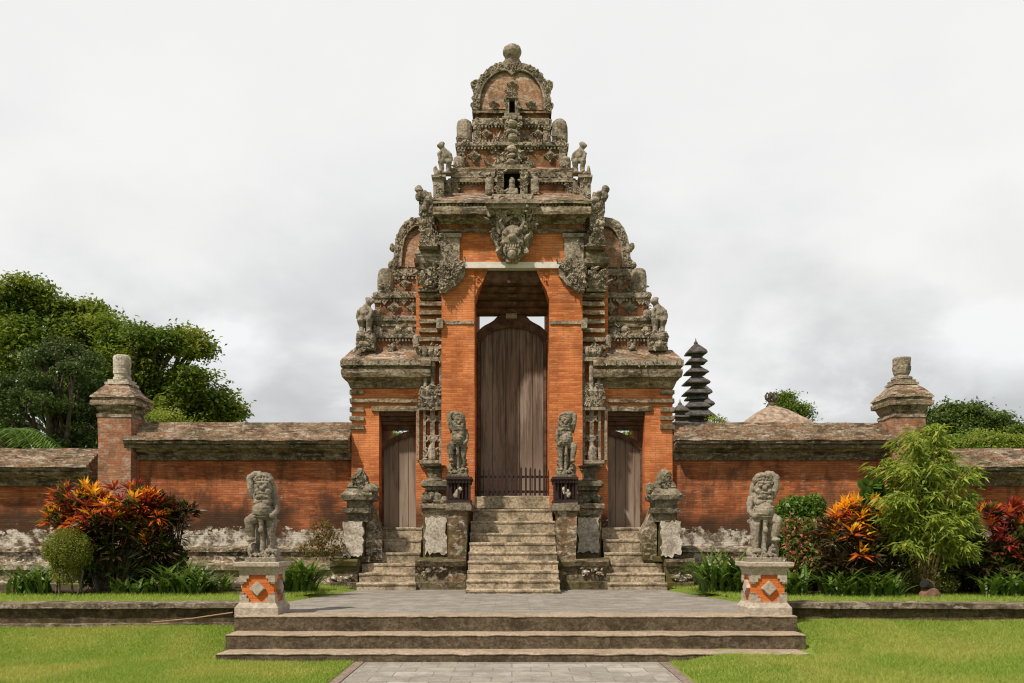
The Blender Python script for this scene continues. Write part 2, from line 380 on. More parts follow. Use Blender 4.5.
    def scroll(s, c, r, ang, flip=1, th=None, mi=0, side=None):
        """a carved curl on a wall plane facing -y (or +-x when side is given), bulging out a little"""
        th = th or r * .26; pts, rd = [], []
        for k in range(9):
            u = k / 8; a = ang + flip * u * 5.2; rr = r * (1 - .78 * u)
            dx, dz = math.cos(a) * rr, math.sin(a) * rr; dy = -r * .45 * u
            pts.append((c[0] + dx, c[1] + dy, c[2] + dz) if side is None else (c[0] + side * (-dy), c[1] + dx, c[2] + dz)); rd.append(th * (.55 + .45 * math.sin(math.pi * (u * .75 + .2))))
        s.tube(pts, rd, 5, mi)
        last = pts[-1]; s.blob(last, th * 1.15, mi, 6, 4)
    def leafcurl(s, c, ln, wd, ang, mi=0):
        """a carved pointed leaf, lifted at the tip"""
        ca, sa = math.cos(ang), math.sin(ang); vs = []
        for k, (u, wv) in enumerate(((0, .35), (.35, 1), (.7, .7), (1, 0.05))):
            for q, dpt in ((-1, 0), (0, -.45 * wd), (1, 0)):
                lx, lz = u * ln, q * wv * wd * .5
                vs.append((c[0] + lx * ca - lz * sa, c[1] + dpt * (1 - .4 * u) - ln * .5 * u * u, c[2] + lx * sa + lz * ca))
        fs = []
        for k in range(3):
            for q in range(2): fs.append((k * 3 + q, k * 3 + q + 1, (k + 1) * 3 + q + 1, (k + 1) * 3 + q))
        s.add(vs, fs, mi)
    def carve(s, x0, x1, z0, z1, y, n, r=.055, mi=0, shape=None, seed=None):
        rg = random.Random(seed if seed is not None else int((x0 * 31 + z0 * 17 + n) * 100))
        x0, x1 = min(x0, x1), max(x0, x1)
        got = 0; tries = 0
        while got < n and tries < n * 12:
            tries += 1
            u, v = rg.random(), rg.random(); px, pz = x0 + u * (x1 - x0), z0 + v * (z1 - z0)
            yy = y
            if shape:
                q = shape(u, v)
                if q is None: continue
                yy = y - q
            k = rg.random(); rr = r * rg.uniform(.6, 1.25)
            if k < .5: s.scroll((px, yy, pz), rr, rg.uniform(0, 6.28), rg.choice((-1, 1)), None, mi)
            elif k < .8: s.leafcurl((px, yy - .01, pz), rr * 2.2, rr * 1.3, rg.uniform(0, 6.28), mi)
            else: s.blob((px, yy, pz), (rr * .6, rr * .5, rr * .6), mi, 7, 5)
            got += 1
    def build(s, name, mats, parent=None, jit=0.0, freq=3.0, smooth=False, loc=None):
        me = bpy.data.meshes.new(name)
        org = wloc(parent) if parent else Vector((0, 0, 0))
        vs = s.v
        if jit:
            out = []
            for p in vs:
                q = noise.noise_vector(Vector(p) * freq) + .5 * noise.noise_vector(Vector(p) * freq * 3.1)
                out.append((p[0] + q.x * jit, p[1] + q.y * jit, p[2] + q.z * jit))
            vs = out
        if parent is None:
            if loc is None:
                a = np.array(vs); loc = (float(a[:, 0].mean()), float(a[:, 1].mean()), float(a[:, 2].min()))
            org = Vector(loc)
        me.from_pydata([(p[0] - org.x, p[1] - org.y, p[2] - org.z) for p in vs], [], s.f)
        if not isinstance(mats, (list, tuple)): mats = [mats]
        for m in mats: me.materials.append(m)
        me.polygons.foreach_set('material_index', s.m)
        if smooth: me.polygons.foreach_set('use_smooth', [True] * len(s.f))
        me.update()
        o = bpy.data.objects.new(name, me); COL.objects.link(o)
        if parent: o.parent = parent; WL[o.name] = org
        else: o.location = org; WL[o.name] = org
        return o

def remeshed(mb, name, mat, voxel, parent=None, amp=.006, freq=22, loc=None):
    """fuse overlapping lumps into one continuous carved body"""
    tmp = mb.build('tmp_body', mat, None, loc=loc or (0, 0, 0))
    md = tmp.modifiers.new('r', 'REMESH'); md.mode = 'VOXEL'; md.voxel_size = voxel; md.use_smooth_shade = True
    sm = tmp.modifiers.new('s', 'SMOOTH'); sm.iterations = 1; sm.factor = .4
    dg = bpy.context.evaluated_depsgraph_get(); dg.update()
    me = bpy.data.meshes.new_from_object(tmp.evaluated_get(dg))
    old = tmp.data; bpy.data.objects.remove(tmp); bpy.data.meshes.remove(old)
    me.name = name
    n = len(me.vertices); co = np.empty(n * 3); me.vertices.foreach_get('co', co); co = co.reshape(-1, 3)
    nr = np.empty(n * 3); me.vertices.foreach_get('normal', nr); nr = nr.reshape(-1, 3)
    dsp = np.array([noise.noise(Vector(c) * freq) + .6 * noise.noise(Vector(c) * freq * 2.3) for c in co])
    co = co + nr * (dsp * amp)[:, None]
    if parent is not None and loc is None: co = co - np.array(wloc(parent))
    me.vertices.foreach_set('co', co.ravel()); me.update()
    if not me.materials: me.materials.append(mat)
    o = bpy.data.objects.new(name, me); COL.objects.link(o)
    if parent: o.parent = parent; WL[o.name] = wloc(parent)
    else: o.location = loc or (0, 0, 0); WL[o.name] = Vector(loc or (0, 0, 0))
    return o

def fast_mesh(name, verts, faces_n, mats, midx=None, parent=None, loc=(0, 0, 0)):
    """verts (N,3) in order, every face has faces_n own verts"""
    me = bpy.data.meshes.new(name); N = len(verts); F = N // faces_n
    org = np.array(wloc(parent) if parent else loc)
    me.vertices.add(N); me.vertices.foreach_set('co', (verts - org).astype(np.float32).ravel())
    me.loops.add(N); me.loops.foreach_set('vertex_index', np.arange(N, dtype=np.int32))
    me.polygons.add(F); me.polygons.foreach_set('loop_start', np.arange(0, N, faces_n, dtype=np.int32))
    if not isinstance(mats, (list, tuple)): mats = [mats]
    for m in mats: me.materials.append(m)
    if midx is not None: me.polygons.foreach_set('material_index', np.asarray(midx, dtype=np.int32))
    me.update(calc_edges=True); me.validate()
    o = bpy.data.objects.new(name, me); COL.objects.link(o)
    if parent: o.parent = parent; WL[o.name] = wloc(parent)
    else: o.location = loc; WL[o.name] = Vector(loc)
    return o

def unit(v): return v / np.maximum(np.linalg.norm(v, axis=1, keepdims=True), 1e-9)
def kites(base, dirs, ln, wd, nrm=None, droop=.15):
    """leaf quads: base, left, tip, right"""
    n = len(base); dirs = unit(dirs)
    if nrm is None: nrm = RNG.normal(size=(n, 3)) + np.array([0, 0, .8])
    side = unit(np.cross(dirs, nrm)); ln = np.asarray(ln).reshape(-1, 1); wd = np.asarray(wd).reshape(-1, 1)
    up = unit(np.cross(side, dirs))
    mid = base + dirs * ln * .45 + up * wd * .15
    tip = base + dirs * ln; tip[:, 2] -= (droop * ln)[:, 0]
    out = np.stack([base, mid + side * wd * .5, tip, mid - side * wd * .5], 1)
    return out.reshape(-1, 3)
# ------------------------------------------------------------------ the setting: ground, path, lawns, terrace
def struct(o, kind='structure'): o['kind'] = kind; return o
def sst(a, b, x):
    u = np.clip((x - a) / (b - a), 0, 1); return u * u * (3 - 2 * u)
def lawn_z(x, d):
    x = np.asarray(x, float); d = np.asarray(d, float)
    z = -.452 + .25 * sst(9.9, 11.1, d) + .075 * sst(1.95, 2.6, x) * sst(7.5, 9.6, d) + .012 * np.sin(x * 2.1 + d) * sst(1.9, 2.4, abs(x))
    return np.where((abs(x + .005) < 1.835) & (d < 10.4), -.50, z)
def edge_x(d): return np.interp(d, [10.6, 12.7, 15.6, 16.4], [3.57, 3.5, 2.95, 2.9])

def grid(name, xs, ds, zf, mat, kind='structure'):
    xs, ds = np.array(xs), np.array(ds); Xg, Dg = np.meshgrid(xs, ds); Zg = zf(Xg, Dg)
    me = bpy.data.meshes.new(name); nx = len(xs)
    v = np.stack([Xg, Dg, Zg], -1).reshape(-1, 3).tolist()
    f = [(j * nx + i, j * nx + i + 1, (j + 1) * nx + i + 1, (j + 1) * nx + i) for j in range(len(ds) - 1) for i in range(nx - 1)]
    me.from_pydata(v, [], f); me.materials.append(mat); me.polygons.foreach_set('use_smooth', [True] * len(f))
    o = bpy.data.objects.new(name, me); COL.objects.link(o); return struct(o, kind)

gx = sorted(set(np.round(np.concatenate([np.linspace(-30, -9, 8), np.linspace(-9, 9, 145), np.linspace(9, 30, 8), [-1.842, -1.838, 1.828, 1.832]]), 4)))
gd = list(np.round(np.concatenate([np.linspace(-25, 5, 9), np.linspace(5.2, 11.45, 60)]), 4))
grid('lawn', gx, gd, lawn_z, M['soil'])
g = MB(); g.add([(-900, -300, -1.3), (900, -300, -1.3), (900, 1500, -1.3), (-900, 1500, -1.3)], [(0, 1, 2, 3)]); struct(g.build('ground', M['soil'], loc=(0, 0, -1.3)))
for s in (-1, 1):
    ds = np.concatenate([np.linspace(11.5, 17.5, 26), np.linspace(18, 60, 12)])
    vs, fs = [], []
    cols = np.concatenate([[0, .02, .06, .12], np.linspace(.2, 1, 16)])
    for dd in ds:
        e = float(edge_x(dd))
        for c in cols: vs.append((s * (e + c * (34 - e)), dd, .055 + .02 * math.sin(dd * 2 + c * 30) * (c > .01) - .07 * (c < .001)))
    n = len(cols)
    for j in range(len(ds) - 1):
        for i in range(n - 1):
            q = (j * n + i, j * n + i + 1, (j + 1) * n + i + 1, (j + 1) * n + i); fs.append(q if s > 0 else q[::-1])
    u = MB(); u.add(vs, fs); struct(u.build('upper_lawn', M['soil'], loc=(s * 10, 12, 0), smooth=True))
    bed = MB(); vs = []; ys = np.linspace(13.75, 16.1, 8); xs = np.linspace(3.75, 15, 50)
    for yy in ys:
        for xx in xs: vs.append((s * xx, yy + .1 * math.sin(xx * 2.3), .095 + .03 * noise.noise(Vector((xx * 3, yy * 3, s)))))
    n = len(xs); fs = []
    for j in range(len(ys) - 1):
        for i in range(n - 1):
            q = (j * n + i, j * n + i + 1, (j + 1) * n + i + 1, (j + 1) * n + i); fs.append(q if s > 0 else q[::-1])
    bed.add(vs, fs); M.setdefault('bed', plain('dark_bed_soil', (.06, .045, .028), .95, .05, .4, 12)); struct(bed.build('flower_bed_soil', M['bed'], loc=(s * 9, 14, 0)))

pth = MB(); pth.box(-1.72, 1.71, -12, 9.74, -.7, -.462, 0, 1.0); struct(pth.build('path', M['path'], loc=(0, 0, -.46)))
for s in (-1, 1):
    e = MB(); e.box(s * 1.722 - .005, s * 1.832 - .005, -12, 9.74, -.7, -.458, 0, .5); struct(e.build('path_edging', M['pathedge'], loc=(s * 1.78, 0, -.46), jit=.006))

TX0, TX1 = -3.52, 3.61
pv = MB(); ds = [10.62, 11, 11.6, 12.2, 12.7, 13.4, 14.2, 15.0, 15.6, 16.5]
vs = []; fs = []
for dd in ds: e = float(edge_x(dd)); vs += [(-e, dd, -.001), (e, dd, -.001)]
for j in range(len(ds) - 1): fs.append((j * 2, j * 2 + 1, j * 2 + 3, j * 2 + 2))
pv.add(vs, fs); struct(pv.build('terrace_paving', M['pave'], loc=(0, 12, 0)))

terr = thing('terrace_steps', 'three wide low concrete steps leading up to the paved terrace', 'steps', (0, 10.2, -.5))
for k, (d0, z) in enumerate(((10.5, .003), (10.1, -.187), (9.7, -.362))):
    s = MB(); x0, x1 = ((TX0, TX1), (-3.49, 3.575), (-3.46, 3.475))[k]
    d1 = (12.0, 10.56, 10.16)[k] if k else 10.9
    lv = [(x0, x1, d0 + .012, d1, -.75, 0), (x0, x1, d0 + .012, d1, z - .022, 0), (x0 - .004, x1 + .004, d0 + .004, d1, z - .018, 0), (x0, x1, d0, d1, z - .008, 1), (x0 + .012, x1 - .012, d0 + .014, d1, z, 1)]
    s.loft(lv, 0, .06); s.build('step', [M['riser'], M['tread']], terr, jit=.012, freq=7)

def retaining(sg, label):
    xa, xb = sg * 3.66, sg * 17
    t_ = thing('retaining_wall', label, 'retaining wall', (sg * 8, 11.5, -.3))
    n = 60
    def strip(mb, yf, yb, z0, z1, mi=0):
        vs = []
        for i in range(n + 1):
            u = i / n; x = xa + (xb - xa) * u; off = -.045 * (abs(x) - 3.6)
            vs += [(x, yf + off, z0), (x, yf + off, z1), (x, yb + off, z1), (x, yb + off, z0)]
        fs = []
        for i in range(n):
            for q in range(4):
                a, b = i * 4 + q, i * 4 + (q + 1) % 4; f = (a, a + 4, b + 4, b); fs.append(f if sg < 0 else f[::-1])
        fs += [(0, 1, 2, 3), tuple(n * 4 + q for q in (3, 2, 1, 0))]; mb.add(vs, fs, mi)
    b = MB(); strip(b, 11.36, 11.7, -.7, .035); b.build('wall_face', M['retain'], t_, jit=.012)
    c = MB(); strip(c, 11.29, 11.72, .036, .105); c.build('coping', M['retain_top'], t_, jit=.014, freq=5)
    f = MB(); strip(f, 11.2, 11.36, -.7, -.165); f.build('footing', M['retain_top'], t_, jit=.012, freq=4)
retaining(-1, 'low dark stone retaining wall beside the lawn with a bamboo pole lying along it')
retaining(1, 'low dark stone retaining wall below the bamboo shrub and the garden spotlight')
p = MB(); p.tube([(X(150, 11.05), 11.08, -.135), (X(190, 11.1), 11.12, -.09), (X(233, 11.18), 11.16, -.012)], [.008, .009, .010], 8)
tag(p.build('bamboo_pole', M['bamboo']), 'thin dry bamboo pole leaning along the low retaining wall', 'pole')

# ------------------------------------------------------------------ boundary walls and pillars
KW = 1.06      # the wall stands level with the gate's own wings
def far(mb):
    mb.v = [(x * KW, y * KW, EYE + (z - EYE) * KW) for x, y, z in mb.v]; return mb
def garden_wall(xa, xb, dz, label, pil=None):
    x0, x1 = min(xa, xb), max(xa, xb)
    t_ = thing('garden_wall', label, 'wall', ((x0 + x1) / 2 * KW, 16.6 * KW, 0))
    def L(lst): return [(x0, x1, q[0], 34.0 - q[0], *q[1:]) for q in lst]
    b = MB()
    b.loft(L([(15.95, -.2), (15.95, .14), (16.0, .16), (16.0, .36), (15.93, .38), (15.93, .48), (16.22, .53), (16.25, .55), (16.25, .70), (16.2, .72), (16.2, .79), (16.45, .83)]), 0, .2)
    far(b).build('plinth', M['rubble'], t_, jit=.016, freq=2.2)
    b = MB(); zz = [.75 + (2.56 + dz - .75) * k / 8 for k in range(9)]
    b.loft(L([(16.5, z) for z in zz]), 0, .3)
    if pil: b.box(pil[0], pil[1], 16.46, 16.9, .8, 2.56 + dz)
    far(b).build('brick_face', M['brick_wall'], t_, jit=.01, freq=1.5)
    b = MB(); h = 2.54 + dz
    b.loft(L([(16.44, h), (16.42, h + .055, 1), (16.46, h + .06), (16.46, h + .13), (16.36, h + .17), (16.34, h + .2), (16.2, h + .205), (16.17, h + .26, 1), (16.2, h + .265), (16.12, h + .3), (16.12, h + .345, 1)]), 0, .18)
    far(b).build('cornice', [M['ledge'], M['retain_top']], t_, jit=.013, freq=3)
    b = MB(); steps = []
    k0, k1 = (16.09, h + .346), (16.68, h + .72)
    for i in range(7):
        f = k0[0] + (k1[0] - k0[0]) * i / 6; z = k0[1] + (k1[1] - k0[1]) * i / 6
        steps += [(f, z), (f + .012, z + .052)]
    b.loft(L(steps), 0, .12); far(b).build('coping', M['coping'], t_, jit=.02, freq=3.3)
    return t_
garden_wall(X(131, 16.5), -3.185, 0, 'tall orange brick wall between the left pillar and the gate, behind the croton bush and statue', (X(131, 16.46), X(138, 16.46)))
garden_wall(-15.5, X(96, 16.5), -.52, 'lower orange brick wall left of the left pillar, behind the clipped round bush')
garden_wall(3.185, X(892, 16.5), 0, 'tall orange brick wall between the gate and the right pillar, behind the flowering shrubs')
garden_wall(X(926, 16.5), 15.5, -.52, 'lower dark brick wall right of the right pillar, behind the red croton')

def pillar(cx, label, topstyle):
    t_ = thing('wall_pillar', label, 'pillar', (cx * KW, 16.55 * KW, 0))
    h = .325; cy = 16.53
    def LV(lst): return [(cx - r, cx + r, cy - r, cy + r, z) for r, z in lst]
    def zz(y, r): return Z(y, cy - r)
    b = MB(); z1 = zz(417, h); b.loft(LV([(h, .3 + (z1 - .3) * k / 6) for k in range(7)]), 0, .12); far(b).build('shaft', M['brick_pier'], t_, jit=.014, freq=4)
    b = MB()
    b.loft(LV([(.34, zz(417, .34)), (.335, zz(413.5, .335)), (.30, zz(413.2, .3)), (.33, zz(410, .33)), (.37, zz(405, .37)), (.43, zz(404.5, .43)), (.435, zz(400, .435)), (.40, zz(399.5, .4)), (.41, zz(397, .41)), (.44, zz(396.6, .44)), (.42, zz(394.5, .42))]), 0, .1)
    far(b).build('cap', M['ledge'], t_, jit=.014, freq=4)
    b = MB(); b.loft(LV([(.415, zz(394.6, .42)), (.36, zz(392, .36)), (.30, zz(389, .3)), (.225, zz(385, .22))]), 0, .08); far(b).build('pyramid_roof', M['coping'], t_, jit=.02, freq=5)
    def zc(y): return Z(y, cy)
    b = MB(); b.loft(LV([(.235, zc(386.2)), (.235, zc(384)), (.19, zc(383.5)), (.2, zc(381)), (.15, zc(380.5))]), 0, .08)
    if topstyle == 0: pr = [(.23, 388), (.22, 384.5), (.19, 384), (.195, 381.5), (.165, 381), (.17, 378), (.15, 377.5), (.15, 375), (.165, 374.5), (.165, 370), (.155, 369.5), (.165, 366), (.168, 359), (.155, 356.5), (.1, 355.3), (.02, 355)]
    else: pr = [(.14, 381), (.2, 380), (.2, 378), (.14, 377), (.13, 376), (.155, 374), (.17, 370), (.175, 367), (.16, 366.5), (.165, 365), (.17, 359), (.15, 358), (.05, 357.8)]
    b.lathe(cx, cy, [(r, zc(y)) for r, y in pr], 20); far(b).build('finial', M['lime'] if topstyle == 0 else M['stone'], t_, jit=.01, freq=8)
pillar(X(113.7, 16.2), 'square brick pillar with plain grey cylinder finial, beside the big tree', 0)
pillar(X(909, 16.2), 'square brick pillar with ringed mossy finial, rising above the bamboo shrub', 1)

# ------------------------------------------------------------------ the gate
gate = thing('temple_gate', 'tall ornate orange brick and carved stone temple gate with tiered roof', 'gate', (0, 18.3, 0))
DC = 18.35
def hp(px, d): return px * d / FPX
def ring(px, y, d, mi=0): h = hp(px, d); return (-h, h, d, DC + (DC - d), Z(y, d), mi)
def part(mb, name, mats, parent=gate, jit=.01, freq=4): return mb.build(name, mats, parent, jit=jit, freq=freq)
def pbox(mb, x0, x1, y0, y1, d, dep, mi=0, seg=.16):
    """box whose front face spans these picture measures at distance d"""
    mb.box(X(x0, d), X(x1, d), d, d + dep, Z(max(y0, y1), d), Z(min(y0, y1), d), mi, seg)
def mx(x): return 2 * CXP - x
def sbox(mb, s, x0, x1, y0, y1, d, dep, mi=0):
    if s > 0: x0, x1 = mx(x1), mx(x0)
    pbox(mb, x0, x1, y0, y1, d, dep, mi)
def sx(s, x): return x if s < 0 else mx(x)

# core: two jambs, the lintel wall above, masonry behind
tw = MB()
for s in (-1, 1):
    xa, xb = X(sx(s, 441), 17), X(sx(s, 474), 17)
    tw.box(xa, xb, 17.0, 19.7, 0, Z(268, 17), 0, .2)
pbox(tw, 441, 582, 262, 232, 17.0, 2.7)
tower = part(tw, 'tower_body', M['brick'], gate, .006, 2)
def tpart(mb, name, mats, jit=.012, freq=5): return mb.build(name, mats, tower, jit=jit, freq=freq)
for s in (-1, 1):
    b = MB(); out = [(474, 268), (487.5, 268), (486, 273), (482.5, 281), (477, 290), (475, 297), (474, 299)]
    b.prism([(X(sx(s, x), 17.03), Z(y, 17.03)) for x, y in out], 17.03, 17.5)
    b.carve(X(sx(s, 475), 17), X(sx(s, 484), 17), Z(290, 17), Z(269, 17), 17.02, 16, .03, 0, lambda u, v, s=s: 0.0 if (1 - u if s > 0 else u) < .25 + v * .75 else None)
    tpart(b, 'spandrel', M['brick'], .003)
b = MB(); pbox(b, 460, 563, 267.8, 261.8, 16.93, .3); tpart(b, 'lintel_beam', M['white'], .002)
b = MB()
for s in (-1, 1):
    b = MB(); sbox(b, s, 441.5, 473.5, 323.8, 320.8, 16.975, .05); tpart(b, 'band_course', M['stone'])
    b = MB(); sbox(b, s, 436, 442, 328, 318, 16.9, .3); tpart(b, 'band_end_block', M['stone'])
b = MB()      # corbelled ceiling above the door
for k in range(5):
    d0 = 17.12 + .17 * k; y0 = 277 + k * 7.2; y1 = y0 + 7.3
    z0 = Z(y1, d0); b.loft([(X(473.5, 17), X(549.5, 17), d0 + .05, d0 + .28, z0), (X(473.5, 17), X(549.5, 17), d0, d0 + .28, z0 + .035), (X(473.5, 17), X(549.5, 17), d0 - .02, d0 + .28, z0 + .08), (X(473.5, 17), X(549.5, 17), d0 - .02, d0 + .28, Z(270, 17) - .004 + .02 * 0)], 0, .2)
    b.box(X(507, d0), X(516, d0), d0 - .07, d0 + .1, z0 + .005, z0 + .075, 0)
tpart(b, 'corbelled_ceiling', M['darkwood'], .006)

# main cornice
b = MB()
b.loft([ring(72, 232.6, 16.95), ring(74, 231, 16.9), ring(73, 229.2, 16.92), ring(70.6, 228.8, 16.97), ring(70.6, 224.3, 16.97, 1), ring(72, 223.8, 16.95), ring(73, 221, 16.9), ring(75.5, 216, 16.78), ring(77.5, 214.5, 16.7), ring(79, 214, 16.66), ring(79.5, 210, 16.65), ring(78.6, 206.5, 16.66), ring(76.5, 206, 16.72), ring(77, 203.6, 16.72), ring(79.6, 203, 16.64), ring(79.2, 200.4, 16.65)], 0, .1)
tpart(b, 'cornice', [M['ledge'], M['brick_roof']], .014, 4)
b = MB()
for k in range(44):
    x = 434 + k * 3.55
    pbox(b, x, x + 1.9, 206, 203.4, 16.68, .1)
tpart(b, 'dentil_band', M['ledge'], .008, 9)
b = MB(); b.loft([ring(79, 200.3, 16.65), ring(76, 198.5, 16.8), ring(72, 196, 17.0), ring(67.5, 193.2, 17.2)], 0, .09); tpart(b, 'cornice_roof', M['coping'], .018, 5)

def tier(levels, mats, name='roof_tier', jit=.014): b = MB(); b.loft([ring(*l) for l in levels], 0, .1); return b, name, mats, jit
tiers = [
    [(61, 194, 17.28, 1), (61, 182.4, 17.28, 1), (63.5, 182, 17.2), (64, 178.6, 17.2), (61, 178, 17.3), (60, 174.5, 17.33), (61.5, 172, 17.28), (62, 171.5, 17.26), (62.5, 168.6, 17.25), (58, 167.5, 17.4)],
    [(54.5, 169, 17.45, 1), (54.5, 147.8, 17.45, 1), (56.5, 147.2, 17.4), (57, 143.6, 17.4), (52, 142.6, 17.55)],
    [(38.6, 144.5, 17.62, 1), (38.6, 126.4, 17.62, 1), (39.8, 126, 17.58), (40, 119.4, 17.58), (37, 118.9, 17.66), (36.8, 113.4, 17.66, 1), (39.5, 112.9, 17.58), (39.8, 110.8, 17.58)],
]
tobjs = []
for lv in tiers:
    bb = MB(); bb.loft([ring(*l) for l in lv], 0, .1)
    tobjs.append(tpart(bb, 'roof_tier', [M['ledge'], M['brick_roof']], .013, 5))

def tier_trim(parent, ring_fn, half, y0, y1, d, beads, carve_y, span, n, name='tier_carving'):
    # carved corner stones, bead rows and leafy bands that break up a tier's face
    for s in (-1, 1):
        for (xa, xb) in ((half - 6.5, half + 1.3),):
            a, c = X(CXP + s * xa, d), X(CXP + s * xb, d)
            q = MB(); q.box(a, c, d - .045, d + .3, Z(y1, d), Z(y1 - (y1 - y0) * .22, d)); q.box(a, c, d - .045, d + .3, Z(y0 + (y1 - y0) * .22, d), Z(y0, d)); q.box(a + s * .0, c - s * .03, d - .03, d + .3, Z(y1 - (y1 - y0) * .22, d), Z(y0 + (y1 - y0) * .22, d))
            q.carve(a, c, Z(y1, d), Z(y0, d), d - .05, 12, .035); q.build('corner_stone', M['stone'], parent, jit=.008, freq=9)
    for y in beads:
        b = MB(); x = -span
        while x < span:
            b.box(X(CXP + x, d), X(CXP + x + 1.7, d), d - .06, d + .1, Z(y + 1.1, d), Z(y - 1.1, d), 0, 1); x += 3.3
        b.build('bead_row', M['stone'], parent, jit=.008, freq=9)
    for (ya, yb, dd_) in carve_y: b = MB(); b.box(X(CXP - span, d), X(CXP + span, d), dd_ - .008, dd_ + .06, Z(yb, d), Z(ya, d)); b.carve(X(CXP - span, d), X(CXP + span, d), Z(yb, d), Z(ya, d), dd_, n, .036); b.build('carved_band', M['stone'], parent, jit=.008, freq=9)
tier_trim(tower, None, 60, 182, 194, 17.28, (183.6,), ((172.5, 178, 17.25),), 60, 60)
tier_trim(tower, None, 53.5, 148, 168, 17.45, (149,), ((143.6, 147.2, 17.38),), 54, 50)
tier_trim(tower, None, 37.6, 126.5, 143, 17.62, (127.6, 142), ((119.6, 126, 17.56),), 37, 50)
def diamond(px, py, d, r, parent, seed=0):
    b = MB(); cx, cz = X(px, d), Z(py, d); r = hp(r, d)
    for q, dd in ((1.0, .03), (.72, .06), (.42, .1)):
        rr = r * q; b.prism([(cx - rr, cz), (cx, cz + rr), (cx + rr, cz), (cx, cz - rr)], d - dd, d + .02)
    for k in range(4):
        a = k * math.pi / 2; b.blob((cx + math.cos(a) * r * .95, d - .02, cz + math.sin(a) * r * .95), r * .22, 0, 6, 4)
    b.blob((cx, d - .1, cz), r * .25, 0, 6, 5)
    return b.build('diamond_ornament', M['stone'], parent, jit=.006, freq=12)
for s in (-1, 1):
    diamond(sx(s, 485.5), 134, 17.62, 5.2, tower); diamond(sx(s, 473.5), 156, 17.45, 6, tower)

def barrel(px, y0, y1, wpx, d, parent, lean=0):
    b = MB(); cx = X(px, d); r = hp(wpx / 2, d); z0, z1 = Z(y1, d), Z(y0, d); H = z1 - z0
    b.lathe(cx, d + r, [(r * .8, z0), (r * .95, z0 + H * .1), (r * .85, z0 + H * .14), (r * .98, z0 + H * .22), (r, z0 + H * .5), (r * .98, z0 + H * .74), (r * .86, z0 + H * .9), (r * .55, z0 + H * .98), (r * .1, z0 + H)], 16)
    b.carve(cx - r * .7, cx + r * .7, z0 + H * .02, z0 + H * .3, d + r * .12, 10, r * .3)
    return b.build('barrel_finial', M['stone'], parent, jit=.012, freq=6)
for s in (-1, 1):
    barrel(sx(s, 463.5), 116, 144, 16.5, 17.5, tower); barrel(sx(s, 458), 154.5, 168, 11.5, 17.3, tower)
    barrel(sx(s, 489), 175, 193.5, 9.5, 17.0, tower); barrel(sx(s, 446.5), 179, 193.5, 8, 17.1, tower)
    b = MB(); sbox(b, s, 432.5, 443, 199, 175.5, 16.85, .5); sbox(b, s, 431, 445, 177, 174.5, 16.8, .6)
    b.carve(X(sx(s, 433), 16.8), X(sx(s, 443), 16.8), Z(198, 16.8), Z(176, 16.8), 16.84, 18, .04)
    b.blob((X(sx(s, 434.5), 16.85), 16.95, Z(170, 16.9)), (.05, .05, .12), 0, 8, 6, None, .4); b.blob((X(sx(s, 436.5), 16.85), 16.95, Z(172.5, 16.9)), (.09, .07, .06), 0, 8, 6, None, .4)
    tpart(b, 'corner_post', M['stone'], .01, 8)

# top dome with carved rim and ears
DD = 17.66
dome_pts = [(39, 111), (38.8, 103), (37.8, 95), (35.5, 87), (31.5, 79.5), (26.5, 73), (20, 68.2), (13, 65.6), (6, 64.6), (0, 64.3)]
def mirrored(pts): return [(CXP - a, y) for a, y in pts] + [(CXP + a, y) for a, y in pts[::-1][1:]]
b = MB(); b.prism([(X(x, DD), Z(y, DD)) for x, y in mirrored(dome_pts)], DD, DD + 1.35); 
def bulge(mb, pts, cz, d, out, n=7):
    # convex face between a flat outline and its middle
    m = len(pts); vs = []; fs = []
    cxm = sum(p[0] for p in pts) / m
    for k in range(n + 1):
        q = 1 - k / n
        vs += [(cxm + (x - cxm) * q, d - out * math.sqrt(max(0, 1 - q * q)), cz + (z - cz) * q) for x, z in pts]
    for k in range(n):
        for i in range(m - 1): fs.append((k * m + i, k * m + i + 1, (k + 1) * m + i + 1, (k + 1) * m + i)[::-1])
    mb.add(vs, fs)
bulge(b, [(X(CXP + (x - CXP) * .9, DD), Z(111 - (111 - y) * .9, DD)) for x, y in mirrored(dome_pts)], Z(111, DD), DD - .004, .075)
for s_ in (-1, 1): b.loft([(s_ * hp(39, DD) - .02, s_ * hp(39, DD) + .02, DD + .3, DD + 1.0, Z(y, DD)) for y in (111, 90)], 0, .2)
dome = tpart(b, 'dome', M['dome'], .006)
b = MB()
mp = mirrored(dome_pts)
inn = mirrored([(33, 111), (32.6, 103), (31.2, 95), (28.5, 87.5), (24, 81), (18.5, 76), (13, 73), (8, 72), (4, 73), (0, 77)])
ol = [(X(x, DD), Z(y, DD)) for x, y in mp]; il = [(X(x, DD), Z(y, DD)) for x, y in inn]
for i in range(len(ol) - 1): b.prism([ol[i], ol[i + 1], il[i + 1], il[i]], DD - .09, DD + .02)
for i in range(len(il) - 1): b.tube([(il[i][0], DD - .09, il[i][1]), (il[i + 1][0], DD - .09, il[i + 1][1])], .022, 6)
rg = random.Random(5)
for i in range(len(ol) - 1):
    for q in range(5):
        u = rg.random(); v = rg.uniform(.15, .85)
        px_ = (ol[i][0] * (1 - u) + ol[i + 1][0] * u) * v + (il[i][0] * (1 - u) + il[i + 1][0] * u) * (1 - v); pz_ = (ol[i][1] * (1 - u) + ol[i + 1][1] * u) * v + (il[i][1] * (1 - u) + il[i + 1][1] * u) * (1 - v)
        b.scroll((px_, DD - .09, pz_), .055, rg.uniform(0, 6.3), rg.choice((-1, 1)), .016)
